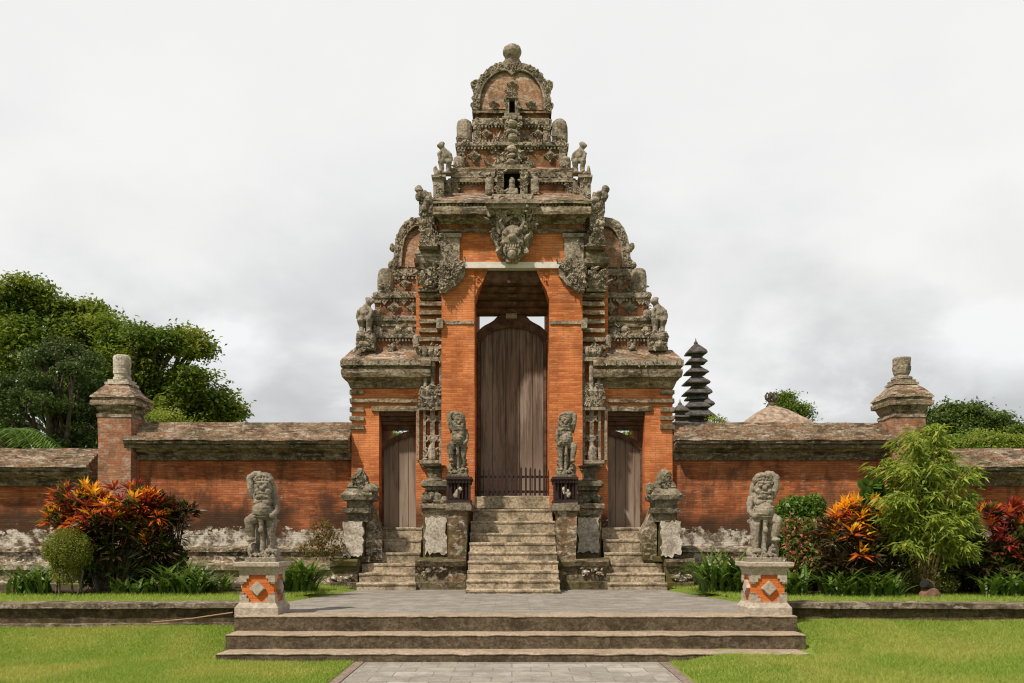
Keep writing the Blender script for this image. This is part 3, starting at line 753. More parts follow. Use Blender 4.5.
for s in (-1, 1):
    for (x, y, r) in ((473, 85, .07), (475, 91, .08), (476.5, 97, .06), (472.8, 106, .07), (476, 109, .07), (475, 83, .05)):
        b.scroll((X(sx(s, x), DD), DD - .05, Z(y, DD)), r, 0 if s < 0 else 3.1, s, .024); b.blob((X(sx(s, x + 1), DD), DD + .02, Z(y + 1, DD)), (.07, .1, .09), 0, 8, 6, None, .4)
tpart(b, 'dome_rim', M['stone'], .01, 8)
for (x, y, r) in ((511.5, 84, 5), (493, 103.5, 4.6), (530, 103.5, 4.6)): diamond(x, y, DD - .075, r, tower)
b = MB()
b.lathe(0, 18.2, [(hp(r, 18.2), Z(y, 18.2)) for r, y in ((9, 66.5), (9.5, 63.5), (7, 62.5), (8, 60.5), (6, 59.5), (7.2, 58), (9.2, 54), (9.4, 51.5), (8.4, 48.6), (5.5, 46.4), (2, 45.3), (.3, 44.8))], 20); tpart(b, 'crown_finial', M['stone'], .012, 6)

# central ornament strip: upper niche, carved spine, lower niche with figure
b = MB(); dn = 17.4
for s in (-1, 1): sbox(b, s, 505, 508.6, 113, 97, dn, .3)
pbox(b, 505, 518, 97.5, 95, dn - .03, .33); pbox(b, 507, 516, 95, 92, dn, .3); pbox(b, 504, 519, 116, 112.8, dn - .05, .4)
b.carve(X(505, dn), X(518, dn), Z(98, dn), Z(90, dn), dn - .03, 14, .035)
for s in (-1, 1): b.carve(X(sx(s, 504), dn), X(sx(s, 508), dn), Z(113, dn), Z(97, dn), dn, 12, .03)
tpart(b, 'upper_niche', M['stone'], .006, 8)
b = MB(); pbox(b, 508, 515, 112.8, 97.5, 17.55, .1); tpart(b, 'niche_shade_panel', M['niche_shade'], 0)  # dark panel stands in for the shade of the hollow
b = MB(); d0 = 17.25
pbox(b, 503.5, 519.5, 166, 116, d0 + .05, .4)
b.carve(X(503, d0), X(520, d0), Z(166, d0), Z(117, d0), d0 + .03, 130, .05)
for (y, wd_, ht) in ((124, 4.6, 4.4), (132, 6, 2.6), (137, 4.6, 4.6), (149, 4.8, 5), (156, 6, 3), (162, 6.5, 3)): b.blob((0, d0 + .02, Z(y, d0)), (hp(wd_, d0), .11, hp(ht, d0)), 0, 12, 7, None, .4)
pbox(b, 501.5, 521.5, 119, 116, d0, .5); pbox(b, 500.5, 522.5, 145, 142, d0 - .03, .5)
for s in (-1, 1):
    b.carve(X(sx(s, 492), d0), X(sx(s, 503), d0), Z(148, d0), Z(131, d0), d0 + .2, 22, .06); b.carve(X(sx(s, 488), d0), X(sx(s, 503), d0), Z(168, d0), Z(150, d0), d0 + .1, 26, .06, 0, lambda u, v, s=s: 0.0 if v < .3 + .7 * (u if s < 0 else 1 - u) else None)
tpart(b, 'carved_spine', M['stone'], .008, 8)
b = MB(); d1 = 17.0
for s in (-1, 1):
    sbox(b, s, 496, 503.2, 195, 168, d1, .35); b.carve(X(sx(s, 496), d1), X(sx(s, 503), d1), Z(194, d1), Z(168, d1), d1 - .01, 26, .045)
pbox(b, 494, 529, 169, 164.5, d1 - .04, .4); pbox(b, 492, 531, 199, 194, d1 - .1, .5)
arch = [(503, 166)] + [(511.5 + 8.5 * math.cos(a), 173 - 6 * math.sin(a)) for a in [math.pi - k * math.pi / 8 for k in range(9)]] + [(520, 166)]
b.prism([(X(x, d1), Z(y, d1)) for x, y in arch], d1 + .03, d1 + .3)
tpart(b, 'lower_niche', M['stone'], .006, 8)
b = MB(); pbox(b, 503, 520, 195, 166, 17.18, .08); tpart(b, 'niche_shade_panel', M['niche_shade'], 0)  # painted dark panel, shade of the lower niche behind its figure

# kala face over the lintel
b = MB(); dk = 16.82; kz = lambda y: Z(y, dk); kx = lambda x: X(x, dk)
b.prism([(kx(x), kz(y)) for x, y in ((486, 199), (537, 199), (534, 214), (531, 226), (533, 236), (528, 244), (527, 252), (519, 257), (517, 262), (506, 262), (504, 257), (496, 252), (495, 244), (490, 236), (492, 226), (489, 214))], dk, dk + .25)
pbox(b, 485, 538, 203, 199, 16.5, .4); pbox(b, 487, 536, 208, 203, 16.56, .4)
b.blob((0, dk - .02, kz(240)), (hp(13, dk), .17, hp(14, dk)), 0, 14, 10, None, .2)
for s in (-1, 1):
    b.blob((s * hp(6, dk), dk - .16, kz(235)), (.075, .06, .075), 0, 10, 8); b.blob((s * hp(8, dk), dk - .12, kz(245)), (.08, .07, .06), 0, 8, 6)
    b.tube([(s * hp(7, dk), dk - .15, kz(250)), (s * hp(7.5, dk), dk - .17, kz(254)), (s * hp(6, dk), dk - .16, kz(258))], [.035, .028, .008], 6)
    b.leafcurl((s * hp(11, dk), dk - .05, kz(234)), .22, .14, math.pi / 2 - s * .35); b.leafcurl((s * hp(12, dk), dk - .05, kz(242)), .2, .14, math.pi / 2 - s * .8)
    b.leafcurl((s * hp(10, dk), dk - .05, kz(248)), .2, .14, -math.pi / 2 + s * .7); b.tube([(s * hp(9, dk), dk - .1, kz(231)), (s * hp(12, dk), dk - .14, kz(225)), (s * hp(9, dk), dk - .16, kz(219))], [.05, .04, .01], 6)
b.blob((0, dk - .2, kz(241)), (.075, .08, .07), 0, 10, 8); b.blob((0, dk - .13, kz(252)), (.16, .08, .07), 0, 12, 7); b.blob((0, dk - .16, kz(257)), (.09, .06, .1), 0, 10, 7)
for k in range(6): b.blob(((k - 2.5) * .05, dk - .2, kz(249.5)), (.022, .02, .04), 0, 6, 5)
b.carve(kx(488), kx(535), kz(228), kz(204), dk - .03, 100, .075, 0, lambda u, v: .2 * v)
b.carve(kx(491), kx(532), kz(260), kz(226), dk - .01, 60, .055, 0, lambda u, v: 0.0 if abs(u - .5) < .2 + .3 * v else None)
tpart(b, 'carved_face', M['stone'], .006, 10)

for s in (-1, 1):      # carved corner panels hanging from the cornice
    b = MB(); dp = 16.93
    sbox(b, s, 440, 459, 268, 234, dp, .2); sbox(b, s, 438.5, 461, 237, 233, dp - .04, .25)
    out = [(439, 291), (439, 262), (462, 262), (465, 268), (464.5, 276), (460, 281), (457, 285), (451, 288), (446, 293)]
    b.prism([(X(sx(s, x), dp), Z(y, dp)) for x, y in out], dp - .03, dp + .2)
    x0, x1 = X(sx(s, 439), dp), X(sx(s, 466), dp)
    b.carve(x0, x1, Z(292, dp), Z(262, dp), dp - .04, 150, .048, 0, lambda u, v, s=s: (.06 * (1 - abs(v - .5))) if ((u if s < 0 else 1 - u) < .25 + .8 * v) else None)
    b.carve(X(sx(s, 433), dp), X(sx(s, 449), dp), Z(247, dp), Z(234, dp), dp - .04, 12, .036)
    b.carve(X(sx(s, 441), dp), X(sx(s, 458), dp), Z(266, dp), Z(240, dp), dp + .01, 14, .03)
    tpart(b, 'carved_corner_panel', M['stone'], .006, 10)
    # tall carved spire on the shoulder beside the cornice
    b = MB(); ds_ = 16.75
    stack = [(418, 244, 436, 236), (420, 236, 433, 224), (418, 224, 435, 212), (417, 212, 434, 200), (419, 200, 432, 192), (416, 246, 438, 243)]
    for (xa, ya, xb, yb) in stack: sbox(b, s, xa + 1.5, xb - 1.5, ya, yb, ds_ + .05, .34)
    b.carve(X(sx(s, 420), ds_), X(sx(s, 433), ds_), Z(212, ds_), Z(198, ds_), ds_ + .04, 34, .045); b.carve(X(sx(s, 419), ds_), X(sx(s, 432), ds_), Z(243, ds_), Z(210, ds_), ds_ + .04, 80, .042)
    for (x, y, rr) in ((418, 189, .085), (419, 195, .1), (424, 194, .09), (428, 200, .1), (425, 206, .11), (431, 207, .08), (418.5, 186.8, .06), (427, 230, .08), (422, 222, .08)): b.blob((X(sx(s, x), ds_), ds_ + .06, Z(y, ds_)), rr, 0, 9, 7, None, .4)
    tpart(b, 'carved_spire', M['stone'], .01, 8)
# ------------------------------------------------------------------ side wings of the gate
DW0, DW1 = 17.35, 19.3
DWC = 18.35
def wring(s, xo, xi, y, d, mi=0):
    a, b = X(sx(s, xo), d), X(sx(s, xi), d)
    return (min(a, b), max(a, b), d, 2 * DWC - d, Z(y, d), mi)
def ragged(s, xa, xb, y0, y1, d, dep=.08, seed=0):
    # a patch of lime plaster with a crumbled outline
    rg = random.Random(int(xa * 7 + y0 + s * 3)); pts = []
    n = 9
    for (ax, ay, bx, by, jx, jy) in ((xa, y0, xb, y0, 0, 2.6), (xb, y0, xb, y1, 1.3, 0), (xb, y1, xa, y1, 0, 1.2), (xa, y1, xa, y0, 1.3, 0)):
        for k in range(n): u = k / n; pts.append((ax + (bx - ax) * u + rg.uniform(-jx, jx), ay + (by - ay) * u + rg.uniform(-jy, jy)))
    b = MB(); b.prism([(X(sx(s, x), d), Z(y, d)) for x, y in pts], d, d + dep); return b
def wing(s):
    b = MB()
    zt = Z(409, DW0)
    def col(xa, xb, d, z0, z1): xa, xb = X(sx(s, xa), d), X(sx(s, xb), d); b.box(min(xa, xb), max(xa, xb), d, 2 * DWC - d, z0, z1)
    col(351, 378.5, DW0, 0, zt); col(415.5, 441.5, DW0 - .04, 0, Z(245, DW0))
    b.loft([wring(s, 351, 430, 410.5, DW0), wring(s, 351, 430, 376, DW0)], 0, .16)
    w_ = b.build('side_wing', M['brick'], gate, jit=.007, freq=2)
    def wp(mb, name, mats, jit=.012, freq=5): return mb.build(name, mats, w_, jit=jit, freq=freq)
    b = MB()
    for k in range(6):
        y = 381.5 + k * 8.7; xa, xb = X(sx(s, 349.4), DW0), X(sx(s, 363.5), DW0)
        b.loft([(min(xa, xb), max(xa, xb), DW0 - .05, 2 * DWC - DW0 + .05, Z(y + 4.2, DW0)), (min(xa, xb), max(xa, xb), DW0 - .05, 2 * DWC - DW0 + .05, Z(y, DW0))], 0, .1)
    sbox(b, s, 350.6, 417, 402.4, 398.8, DW0 - .06, .2); sbox(b, s, 371, 420, 411, 406, DW0 - .05, .2)
    wp(b, 'stone_strips', M['ledge'], .01, 7)
    b = MB()
    b.loft([wring(s, 349.5, 430, 388, DW0 - .04), wring(s, 346.5, 430, 381, DW0 - .12), wring(s, 344, 430, 378, DW0 - .2), wring(s, 341.5, 430, 376.8, DW0 - .28), wring(s, 340.3, 430, 372, DW0 - .31), wring(s, 340.6, 430, 369.2, DW0 - .31), wring(s, 343, 430, 368.6, DW0 - .25), wring(s, 342.6, 430, 366.4, DW0 - .25), wring(s, 339.6, 430, 365.8, DW0 - .33), wring(s, 339.6, 430, 360, DW0 - .33)], 0, .1)
    wp(b, 'cornice', M['ledge'], .014, 4)
    b = MB(); b.loft([wring(s, 340.5, 430, 359.8, DW0 - .32), wring(s, 344, 430, 356.5, DW0 - .2), wring(s, 347.5, 430, 353.5, DW0 - .06), wring(s, 351.5, 430, 349.6, DW0 + .1)], 0, .08); wp(b, 'cornice_roof', M['coping'], .018, 5)
    tl = [
        [(357, 350.5, 17.5, 1), (357, 338.6, 17.5, 1), (355.5, 338, 17.46), (355.5, 333.4, 17.46), (364, 333, 17.55), (364.5, 327, 17.55), (363, 326.5, 17.52), (363, 321.5, 17.52), (362, 321, 17.5), (362.5, 316.6, 17.5), (368, 315.5, 17.7)],
        [(374.5, 317, 17.68, 1), (374.5, 298.4, 17.68, 1), (372.5, 298, 17.63), (372.5, 292.6, 17.63), (377, 291.5, 17.78)],
        [(393, 293, 17.8, 1), (393, 276.4, 17.8, 1), (391, 276, 17.76), (391, 268.6, 17.76), (395, 267.6, 17.85)],
    ]
    for lv in tl:
        b = MB(); b.loft([wring(s, a, 432, y, d, *(m or [0])) for a, y, d, *m in lv], 0, .1); wp(b, 'roof_tier', [M['ledge'], M['brick_roof']], .013, 5)
    diamond(sx(s, 405), 283.5, 17.8, 5.5, w_); diamond(sx(s, 394), 307.5, 17.68, 6, w_); diamond(sx(s, 413), 307.5, 17.68, 6, w_)
    barrel(sx(s, 384), 266, 293, 17, 17.62, w_); barrel(sx(s, 375.5), 309, 318, 8, 17.45, w_); barrel(sx(s, 415.5), 334, 347, 7, 17.2, w_)
    def band(xo, ya, yb, d, n, r=.036): b = MB(); b.box(X(sx(s, xo + .5), d), X(sx(s, 420), d), d - .016, d + .05, Z(yb - .4, d), Z(ya + .4, d)); b.carve(X(sx(s, xo), d), X(sx(s, 420), d), Z(yb, d), Z(ya, d), d - .01, n, r); wp(b, 'carved_band', M['stone'], .008, 9)
    band(356, 333.5, 338, 17.45, 30); band(373, 292.6, 298, 17.62, 24); band(392, 268.6, 276, 17.75, 20); band(364, 316.6, 321, 17.5, 26); band(342, 360, 365.5, 17.02, 34, .03)
    for (xo, ya, yb, d) in ((357, 338.6, 350.5, 17.5), (374.5, 298.4, 317, 17.68), (393, 276.4, 293, 17.8)):
        b = MB(); a_, c_ = X(sx(s, xo - 1.2), d), X(sx(s, xo + 6), d)
        b.box(a_, c_, d - .045, d + .35, Z(yb, d), Z(yb - (yb - ya) * .25, d)); b.box(a_, c_, d - .045, d + .35, Z(ya + (yb - ya) * .25, d), Z(ya, d)); b.carve(a_, c_, Z(yb, d), Z(ya, d), d - .05, 10, .036); wp(b, 'corner_stone', M['stone'], .008, 9)
        x = xo + 1.5; b = MB()
        while x < 420: sbox(b, s, x, x + 1.7, ya + 2.6, ya + .2, d - .05, .1); x += 3.3
        wp(b, 'bead_row', M['stone'], .008, 9)
    # little pale pendant triangles between the diamonds
    for xc in (403.5, 384): q = MB(); q.prism([(X(sx(s, xc - 5), 17.66), Z(298.6, 17.66)), (X(sx(s, xc + 5), 17.66), Z(298.6, 17.66)), (X(sx(s, xc), 17.66), Z(305, 17.66))], 17.64, 17.75); wp(q, 'pendant_triangle', M['tread'], .008, 9)
    for (xc, y, d, r) in ((377, 331, 17.45, .1), (398, 330, 17.5, .09), (371, 347, 17.4, .1), (392, 347, 17.42, .09), (409, 331, 17.5, .09)): q = MB(); q.blob((X(sx(s, xc), d), d, Z(y, d)), (r, .08, r), 0, 9, 7, None, .45); q.carve(X(sx(s, xc), d) - r, X(sx(s, xc), d) + r, Z(y, d) - r, Z(y, d) + r, d - .05, 8, r * .4); wp(q, 'carved_boss', M['stone'], .008, 9)
    # half hidden dome of the wing
    dd = 17.8
    out = [(27, 268), (26.4, 258), (25.6, 248), (23.5, 238), (20, 229.5), (15, 223), (8, 219.6), (0, 218.5)]
    cw = sx(s, 420); pts = [(cw - a, y) for a, y in out] + [(cw + a, y) for a, y in out[::-1][1:]]
    b = MB(); b.prism([(X(x, dd), Z(y, dd)) for x, y in pts], dd, dd + 1.2); bulge(b, [(X(CXP * 0 + cw + (x - cw) * .86, dd), Z(268 - (268 - y) * .86, dd)) for x, y in pts], Z(268, dd), dd - .004, .05); wp(b, 'wing_dome', M['dome'], .006)
    b = MB(); inn = [(19, 268), (18.6, 258), (17.6, 248), (15.6, 240), (12.5, 234), (8, 229), (4, 227), (0, 227)]
    ip = [(cw - a, y) for a, y in inn] + [(cw + a, y) for a, y in inn[::-1][1:]]
    ol = [(X(x, dd), Z(y, dd)) for x, y in pts]; il = [(X(x, dd), Z(y, dd)) for x, y in ip]
    rg = random.Random(3)
    for i in range(len(ol) - 1):
        b.prism([ol[i], ol[i + 1], il[i + 1], il[i]], dd - .09, dd + .02); b.tube([(il[i][0], dd - .09, il[i][1]), (il[i + 1][0], dd - .09, il[i + 1][1])], .022, 6)
        for q in range(4):
            u = rg.random(); v = rg.uniform(.15, .85)
            b.scroll(((ol[i][0] * (1 - u) + ol[i + 1][0] * u) * v + (il[i][0] * (1 - u) + il[i + 1][0] * u) * (1 - v), dd - .09, (ol[i][1] * (1 - u) + ol[i + 1][1] * u) * v + (il[i][1] * (1 - u) + il[i + 1][1] * u) * (1 - v)), .05, rg.uniform(0, 6.3), 1, .016)
    for (x, y, r) in ((392, 247, .07), (393, 249, .06), (391, 265, .08), (394, 262, .07)): b.blob((X(sx(s, x), dd), dd, Z(y, dd)), (r, .09, r * 1.2), 0, 8, 6, None, .4)
    wp(b, 'dome_rim', M['stone'], .01, 8)
    # block under the figure on the corner
    b = MB(); sbox(b, s, 356, 374, 350, 333, 17.22, .4); b.carve(X(sx(s, 356), 17.2), X(sx(s, 374), 17.2), Z(349, 17.2), Z(333, 17.2), 17.21, 30, .06)
    for (x, y, r) in ((360, 336, .12), (368, 338, .14), (364, 344, .13)): b.blob((X(sx(s, x), 17.2), 17.24, Z(y, 17.2)), (r, .1, r * .8), 0, 8, 6, None, .4)
    wp(b, 'corner_block', M['stone'], .012, 7)
    # shoulder strip between wing and tower: alternating courses, ledge, carving
    b = MB()
    for y in (293, 301.5, 310, 319, 328, 337): sbox(b, s, 418.5, 441.2, y + 4.2, y, 17.17, .4)
    sbox(b, s, 421, 441.2, 300, 296, 17.24, .3)
    a = lambda xo, y, d: wring(s, xo, 445, y, d)
    b.loft([a(417, 268, 17.1), a(415, 265, 17.02), a(413.5, 263, 16.98), a(413, 258, 16.97), a(415, 257.6, 17.0), a(414.5, 254, 16.98)], 0, .1)
    wp(b, 'shoulder_courses', M['ledge'], .012, 6)
    b = MB(); b.loft([a(414.5, 253.8, 16.98), a(416, 250, 17.06), a(418, 245, 17.15)], 0, .1); wp(b, 'shoulder_roof', M['coping'], .014, 6)
    b = MB(); dc_ = 17.12
    sbox(b, s, 417, 437, 291, 288, dc_ - .02, .3); b.carve(X(sx(s, 417), dc_), X(sx(s, 437), dc_), Z(289, dc_), Z(270, dc_), dc_, 50, .065, 0, lambda u, v, s=s: .1 * v)
    for x, y in ((422, 276), (431, 276), (427, 283)): b.blob((X(sx(s, x), dc_), dc_ + .03, Z(y, dc_)), (.12, .12, .13), 0, 9, 7, None, .4)
    wp(b, 'carved_bracket', M['stone'], .008, 9)
    # pilaster: carved capital, half columns, second capital, lattice, corbel, pot, lime block
    dp = 17.1
    b = MB()
    sbox(b, s, 418, 442, 349, 346, dp - .03, .3); sbox(b, s, 419, 441, 361, 357, dp - .02, .3); sbox(b, s, 420.5, 439.5, 358, 348, dp + .04, .3)
    b.carve(X(sx(s, 419), dp), X(sx(s, 441), dp), Z(360, dp), Z(345, dp), dp + .02, 46, .055)
    for x in (424, 430, 436): b.blob((X(sx(s, x), dp), dp + .02, Z(352, dp)), (.06, .08, .11), 0, 8, 6, None, .3)
    for x, w2 in ((424.5, 2), (432, 2.6), (440, 1.6)): b.tube([(X(sx(s, x), dp), dp + .07, Z(y, dp)) for y in (386, 378, 370, 360)], [hp(w2, dp)] * 4, 8)
    for x in (422, 427, 432, 437, 441): b.lathe(X(sx(s, x), dp), dp + .05, [(.035, Z(409, dp)), (.07, Z(404, dp)), (.075, Z(400, dp)), (.05, Z(396, dp)), (.08, Z(391, dp)), (.04, Z(386, dp))], 8)
    sbox(b, s, 418, 443, 410, 407, dp - .03, .3); sbox(b, s, 418, 443, 399, 396.5, dp - .02, .3)
    b.carve(X(sx(s, 419), dp), X(sx(s, 442), dp), Z(408, dp), Z(385, dp), dp + .0, 50, .05)
    for x, w2 in ((424, 1.4), (432, 2.2), (439.5, 1.4), (417.5, 1.2)): sbox(b, s, x - w2, x + w2, 460, 409, dp + .08, .2)
    for x in (428, 436):
        for y in (415, 435):
            for q in (-1, 1): b.tube([(X(sx(s, x + q * 2.6), dp), dp + .1, Z(y, dp)), (X(sx(s, x + q * .6), dp), dp + .08, Z(y + 1, dp)), (X(sx(s, x + q * .4), dp), dp + .07, Z(y + 4, dp)), (X(sx(s, x + q * 2), dp), dp + .08, Z(y + 6, dp))], .022, 5)
    b.blob((X(sx(s, 431), dp), dp + .07, Z(453, dp)), (.1, .1, .2), 0, 8, 6, None, .3); b.carve(X(sx(s, 425), dp), X(sx(s, 438), dp), Z(460, dp), Z(446, dp), dp + .08, 14, .05)
    sbox(b, s, 419, 442, 463.5, 460, dp - .06, .4); sbox(b, s, 421, 440, 467, 463.5, dp - .02, .4)
    wp(b, 'pilaster', M['stone_green'] if False else M['stone'], .008, 8)
    b = MB(); d2 = 16.75
    b.lathe(X(sx(s, 433), d2), d2 + .28, [(.2, Z(482, d2)), (.22, Z(480, d2)), (.13, Z(477, d2)), (.15, Z(472, d2)), (.2, Z(469, d2)), (.14, Z(467, d2)), (.24, Z(465, d2))], 14)
    sbox(b, s, 422, 447, 486, 481, d2 - .06, .6); sbox(b, s, 425, 445, 490, 486, d2, .6); sbox(b, s, 427, 441, 505, 489, d2 + .12, .6)
    b.carve(X(sx(s, 423), d2), X(sx(s, 446), d2), Z(504, d2), Z(488, d2), d2 + .08, 34, .06)
    for (x, y, r) in ((426, 499, .11), (431, 496, .1), (437, 498, .12), (443, 500, .09), (424, 484, .08), (444, 484, .09)): b.blob((X(sx(s, x), d2), d2 + .06, Z(y, d2)), (r, .09, r), 0, 8, 6, None, .45)
    wp(b, 'carved_pot', M['stone_green'], .014, 7)
    b = MB(); sbox(b, s, 419, 448, 508, 503.5, d2 - .12, .8); sbox(b, s, 421, 448, 515, 508, d2 - .04, .8, 0); wp(b, 'pilaster_ledge', M['ledge'], .014, 6)
    b = MB(); sbox(b, s, 422.5, 447, 561, 514.6, d2 - .06, .8); wp(b, 'dark_block', M['moss'], .02, 6)
    wp(ragged(s, 424.5, 445.5, 553, 517, d2 - .10), 'lime_panel', M['lime'], .008, 7)
    return w_
wings = {s: wing(s) for s in (-1, 1)}

# doors
def prism_slices(outline_fn, xs, y0, y1, z0, gap=.004):
    b = MB()
    for xa, xb in zip(xs[:-1], xs[1:]):
        m = [xa + gap + (xb - xa - 2 * gap) * k / 5 for k in range(6)]
        b.prism([(x, outline_fn(x)) for x in m] + [(m[-1], z0), (m[0], z0)], y0 + random.uniform(0, .008), y1)
    return b
def door_back(b, fn, xa, xb, y, z0):
    m = [xa + (xb - xa) * k / 24 for k in range(25)]; b.prism([(x, fn(x)) for x in m] + [(xb, z0), (xa, z0)], y, y + .04); return b
dd = 18.0; zs = 1.84
# main door: arched leaf of wide boards in a moulded arch frame
cx0 = 0.0; hw = hp(31.5, dd)
def arch_z(x, top, side, half): u = min(1, abs(x) / half); return Z(side, dd) + (Z(top, dd) - Z(side, dd)) * math.sqrt(max(0, 1 - u ** 2 * .98))
xs = [-hw, -hw * .62, -hw * .2, hw * .24, hw * .66, hw]
leaf = door_back(prism_slices(lambda x: arch_z(x, 327.5, 346, hw), xs, dd, dd + .05, zs, .007), lambda x: arch_z(x, 327.5, 346, hw) - .01, -hw, hw, dd + .03, zs).build('wooden_door', M['wood'], gate, jit=.002)
b = MB(); o_, i_ = [], []
for k in range(25):
    u = -1 + 2 * k / 24; xo = u * hp(36.5, dd); o_.append((xo, Z(336, dd) + (Z(312.8, dd) - Z(336, dd)) * (1 - abs(u) ** 1.75) + .03 * math.sin(abs(u) * 9) * (abs(u) > .45))); xi = u * hw; i_.append((xi, arch_z(xi, 327.5, 346, hw)))
for k in range(24): b.prism([o_[k], o_[k + 1], i_[k + 1], i_[k]], dd - .06, dd + .1)
for k in range(24): b.tube([(i_[k][0], dd - .06, i_[k][1]), (i_[k + 1][0], dd - .06, i_[k + 1][1])], .02, 6)
for s in (-1, 1):
    b.box(s * hw, s * hp(37.4, dd), dd - .06, dd + .12, zs, Z(346, dd) + .1); b.box(s * hp(32.8, dd), s * hp(34.2, dd), dd - .08, dd - .05, zs, Z(346, dd)); b.box(s * hp(35.6, dd), s * hp(37.4, dd), dd - .08, dd + .12, Z(346, dd), Z(312, dd))
b.build('door_frame', M['darkwood'], leaf, jit=.003)
b = MB(); b.box(X(505.5, dd), X(516.5, dd), dd - .16, dd + .05, Z(320, dd), Z(312, dd)); b.box(X(507, dd), X(515, dd), dd - .19, dd - .15, Z(319, dd), Z(314, dd)); b.build('keystone_block', M['tread'], leaf, jit=.003)
b = MB(); b.box(-.9, .9, 17.05, 19.5, 1.6, 1.84); b.build('threshold', M['step'], gate, jit=.006)

for s in (-1, 1):
    d3 = 17.75; z0 = 1.2
    xa, xb = X(sx(s, 379), d3), X(sx(s, 417.5), d3)
    inner, outer = (xb, xa)
    def top(x): u = abs(x - outer) / abs(inner - outer); return Z(449, d3) + (Z(431.5, d3) - Z(449, d3)) * (math.sin(u * math.pi / 2) ** .9)
    lo, hi = min(xa, xb), max(xa, xb)
    xs = [lo + (hi - lo) * k / 4 for k in range(5)]
    lf = door_back(prism_slices(lambda x: top(x) - .03, xs, d3, d3 + .05, z0, .006), lambda x: top(x) - .04, lo, hi, d3 + .03, z0).build('side_door', M['wood'], gate, jit=.002)
    b = MB(); n = 14
    for k in range(n):
        x0 = lo + (hi - lo) * k / n; x1 = lo + (hi - lo) * (k + 1) / n
        b.prism([(x0, top(x0) + .03), (x1, top(x1) + .03), (x1, top(x1) - .09), (x0, top(x0) - .09)], d3 - .05, d3 + .09); b.tube([(x0, d3 - .05, top(x0) - .09), (x1, d3 - .05, top(x1) - .09)], .015, 5)
    xp = X(sx(s, 383.5), d3); b.box(outer, xp, d3 - .05, d3 + .1, z0, Z(430, d3)); b.build('door_frame', M['darkwood'], lf, jit=.003)
    b = MB()
    for k in range(4):
        dk_ = 17.42 + .1 * k; y0 = 416 + 4.6 * k
        xx0, xx1 = X(sx(s, 376), dk_), X(sx(s, 419), dk_)
        b.box(xx0, xx1, dk_, dk_ + .16, Z(y0, dk_), Z(409, 17.35) - .003); b.box(xx0, xx1, dk_ - .025, dk_ + .02, Z(y0 - 1.2, dk_), Z(y0 - 3.6, dk_))
    b.build('corbelled_lintel', M['darkwood'], wings[s], jit=.005)

# plinth of the gate
b = MB()
for s in (-1, 1):
    def pl(xo, xi, lv):
        b.loft([(min(X(sx(s, xo), d), X(sx(s, xi), d)), max(X(sx(s, xo), d), X(sx(s, xi), d)), d, 19.5, z) for d, z in lv], 0, .1)
    for xo, xi in ((329, 357), (414.5, 466)): pl(xo, xi, [(15.92, -.2), (15.92, .13), (16.0, .15), (16.02, .3), (16.0, .42), (15.93, .45), (15.9, .54), (16.0, .58), (16.55, .60)])
gp = b.build('plinth', M['moss'], gate, jit=.018, freq=3)
for s in (-1, 1):
    for (x, y, w2) in ((334, 577, 5), (341, 579, 6), (348, 578, 5), (421, 566, 5), (428, 569, 4), (434, 566, 6), (442, 568, 5), (424, 573, 4), (438, 572, 5)):
        xx = X(sx(s, x), 16); r = hp(w2, 16) * .85; b = MB(); b.blob((xx, 16.0, Z(y, 16)), (r, .06, r * .62), 0, 9, 6, None, .5); b.carve(xx - r * .7, xx + r * .7, Z(y + 3, 16), Z(y - 3, 16), 15.97, 4, r * .42)
        b.build('relief_carving', M['rubble'], gp, jit=.012, freq=9)

# ------------------------------------------------------------------ staircases
def stairs(label, rows, half, cx, slab=None):
    t_ = thing('stone_staircase', label, 'stairs', (cx, rows[0][0], 0))
    for k, (d, z) in enumerate(rows):
        b = MB(); zb = rows[k - 1][1] - .1 if k else -.1
        h = half(k); d1 = rows[k + 1][0] + .12 if k + 1 < len(rows) else d + .6
        b.loft([(cx - h + .006, cx + h - .006, d + .022, d1, zb), (cx - h + .006, cx + h - .006, d + .018, d1, z - .05), (cx - h, cx + h, d + .002, d1, z - .042), (cx - h, cx + h, d, d1, z - .014), (cx - h + .01, cx + h - .01, d + .016, d1, z)], 0, .09)
        b.build('step', M['step'], t_, jit=.009, freq=5)
    return t_
ys = [589.5, 580, 570.5, 561, 552, 542.5, 533, 521, 509, 496]
rows = [(14.7 + .27 * i, EYE + (HOR - y) * (14.7 + .27 * i) / FPX) for i, y in enumerate(ys)]
stairs('wide middle flight of pale stone steps up to the picket fence and tall door', rows, lambda k: .845 if k < 8 else .82, X(512.5, 14.7))
ys = [583, 573, 563.5, 552.5, 539.5, 527.5]
rows = [(15.75 + .26 * i, EYE + (HOR - y) * (15.75 + .26 * i) / FPX) for i, y in enumerate(ys)]
stairs('short narrow flight of stone steps below the side door left of the main stairs', rows, lambda k: .565 if k < 3 else .55, X(385.5, 15.75))
stairs('short narrow flight of stone steps below the side door right of the main stairs', rows, lambda k: .565 if k < 3 else .55, X(637.5, 15.75))

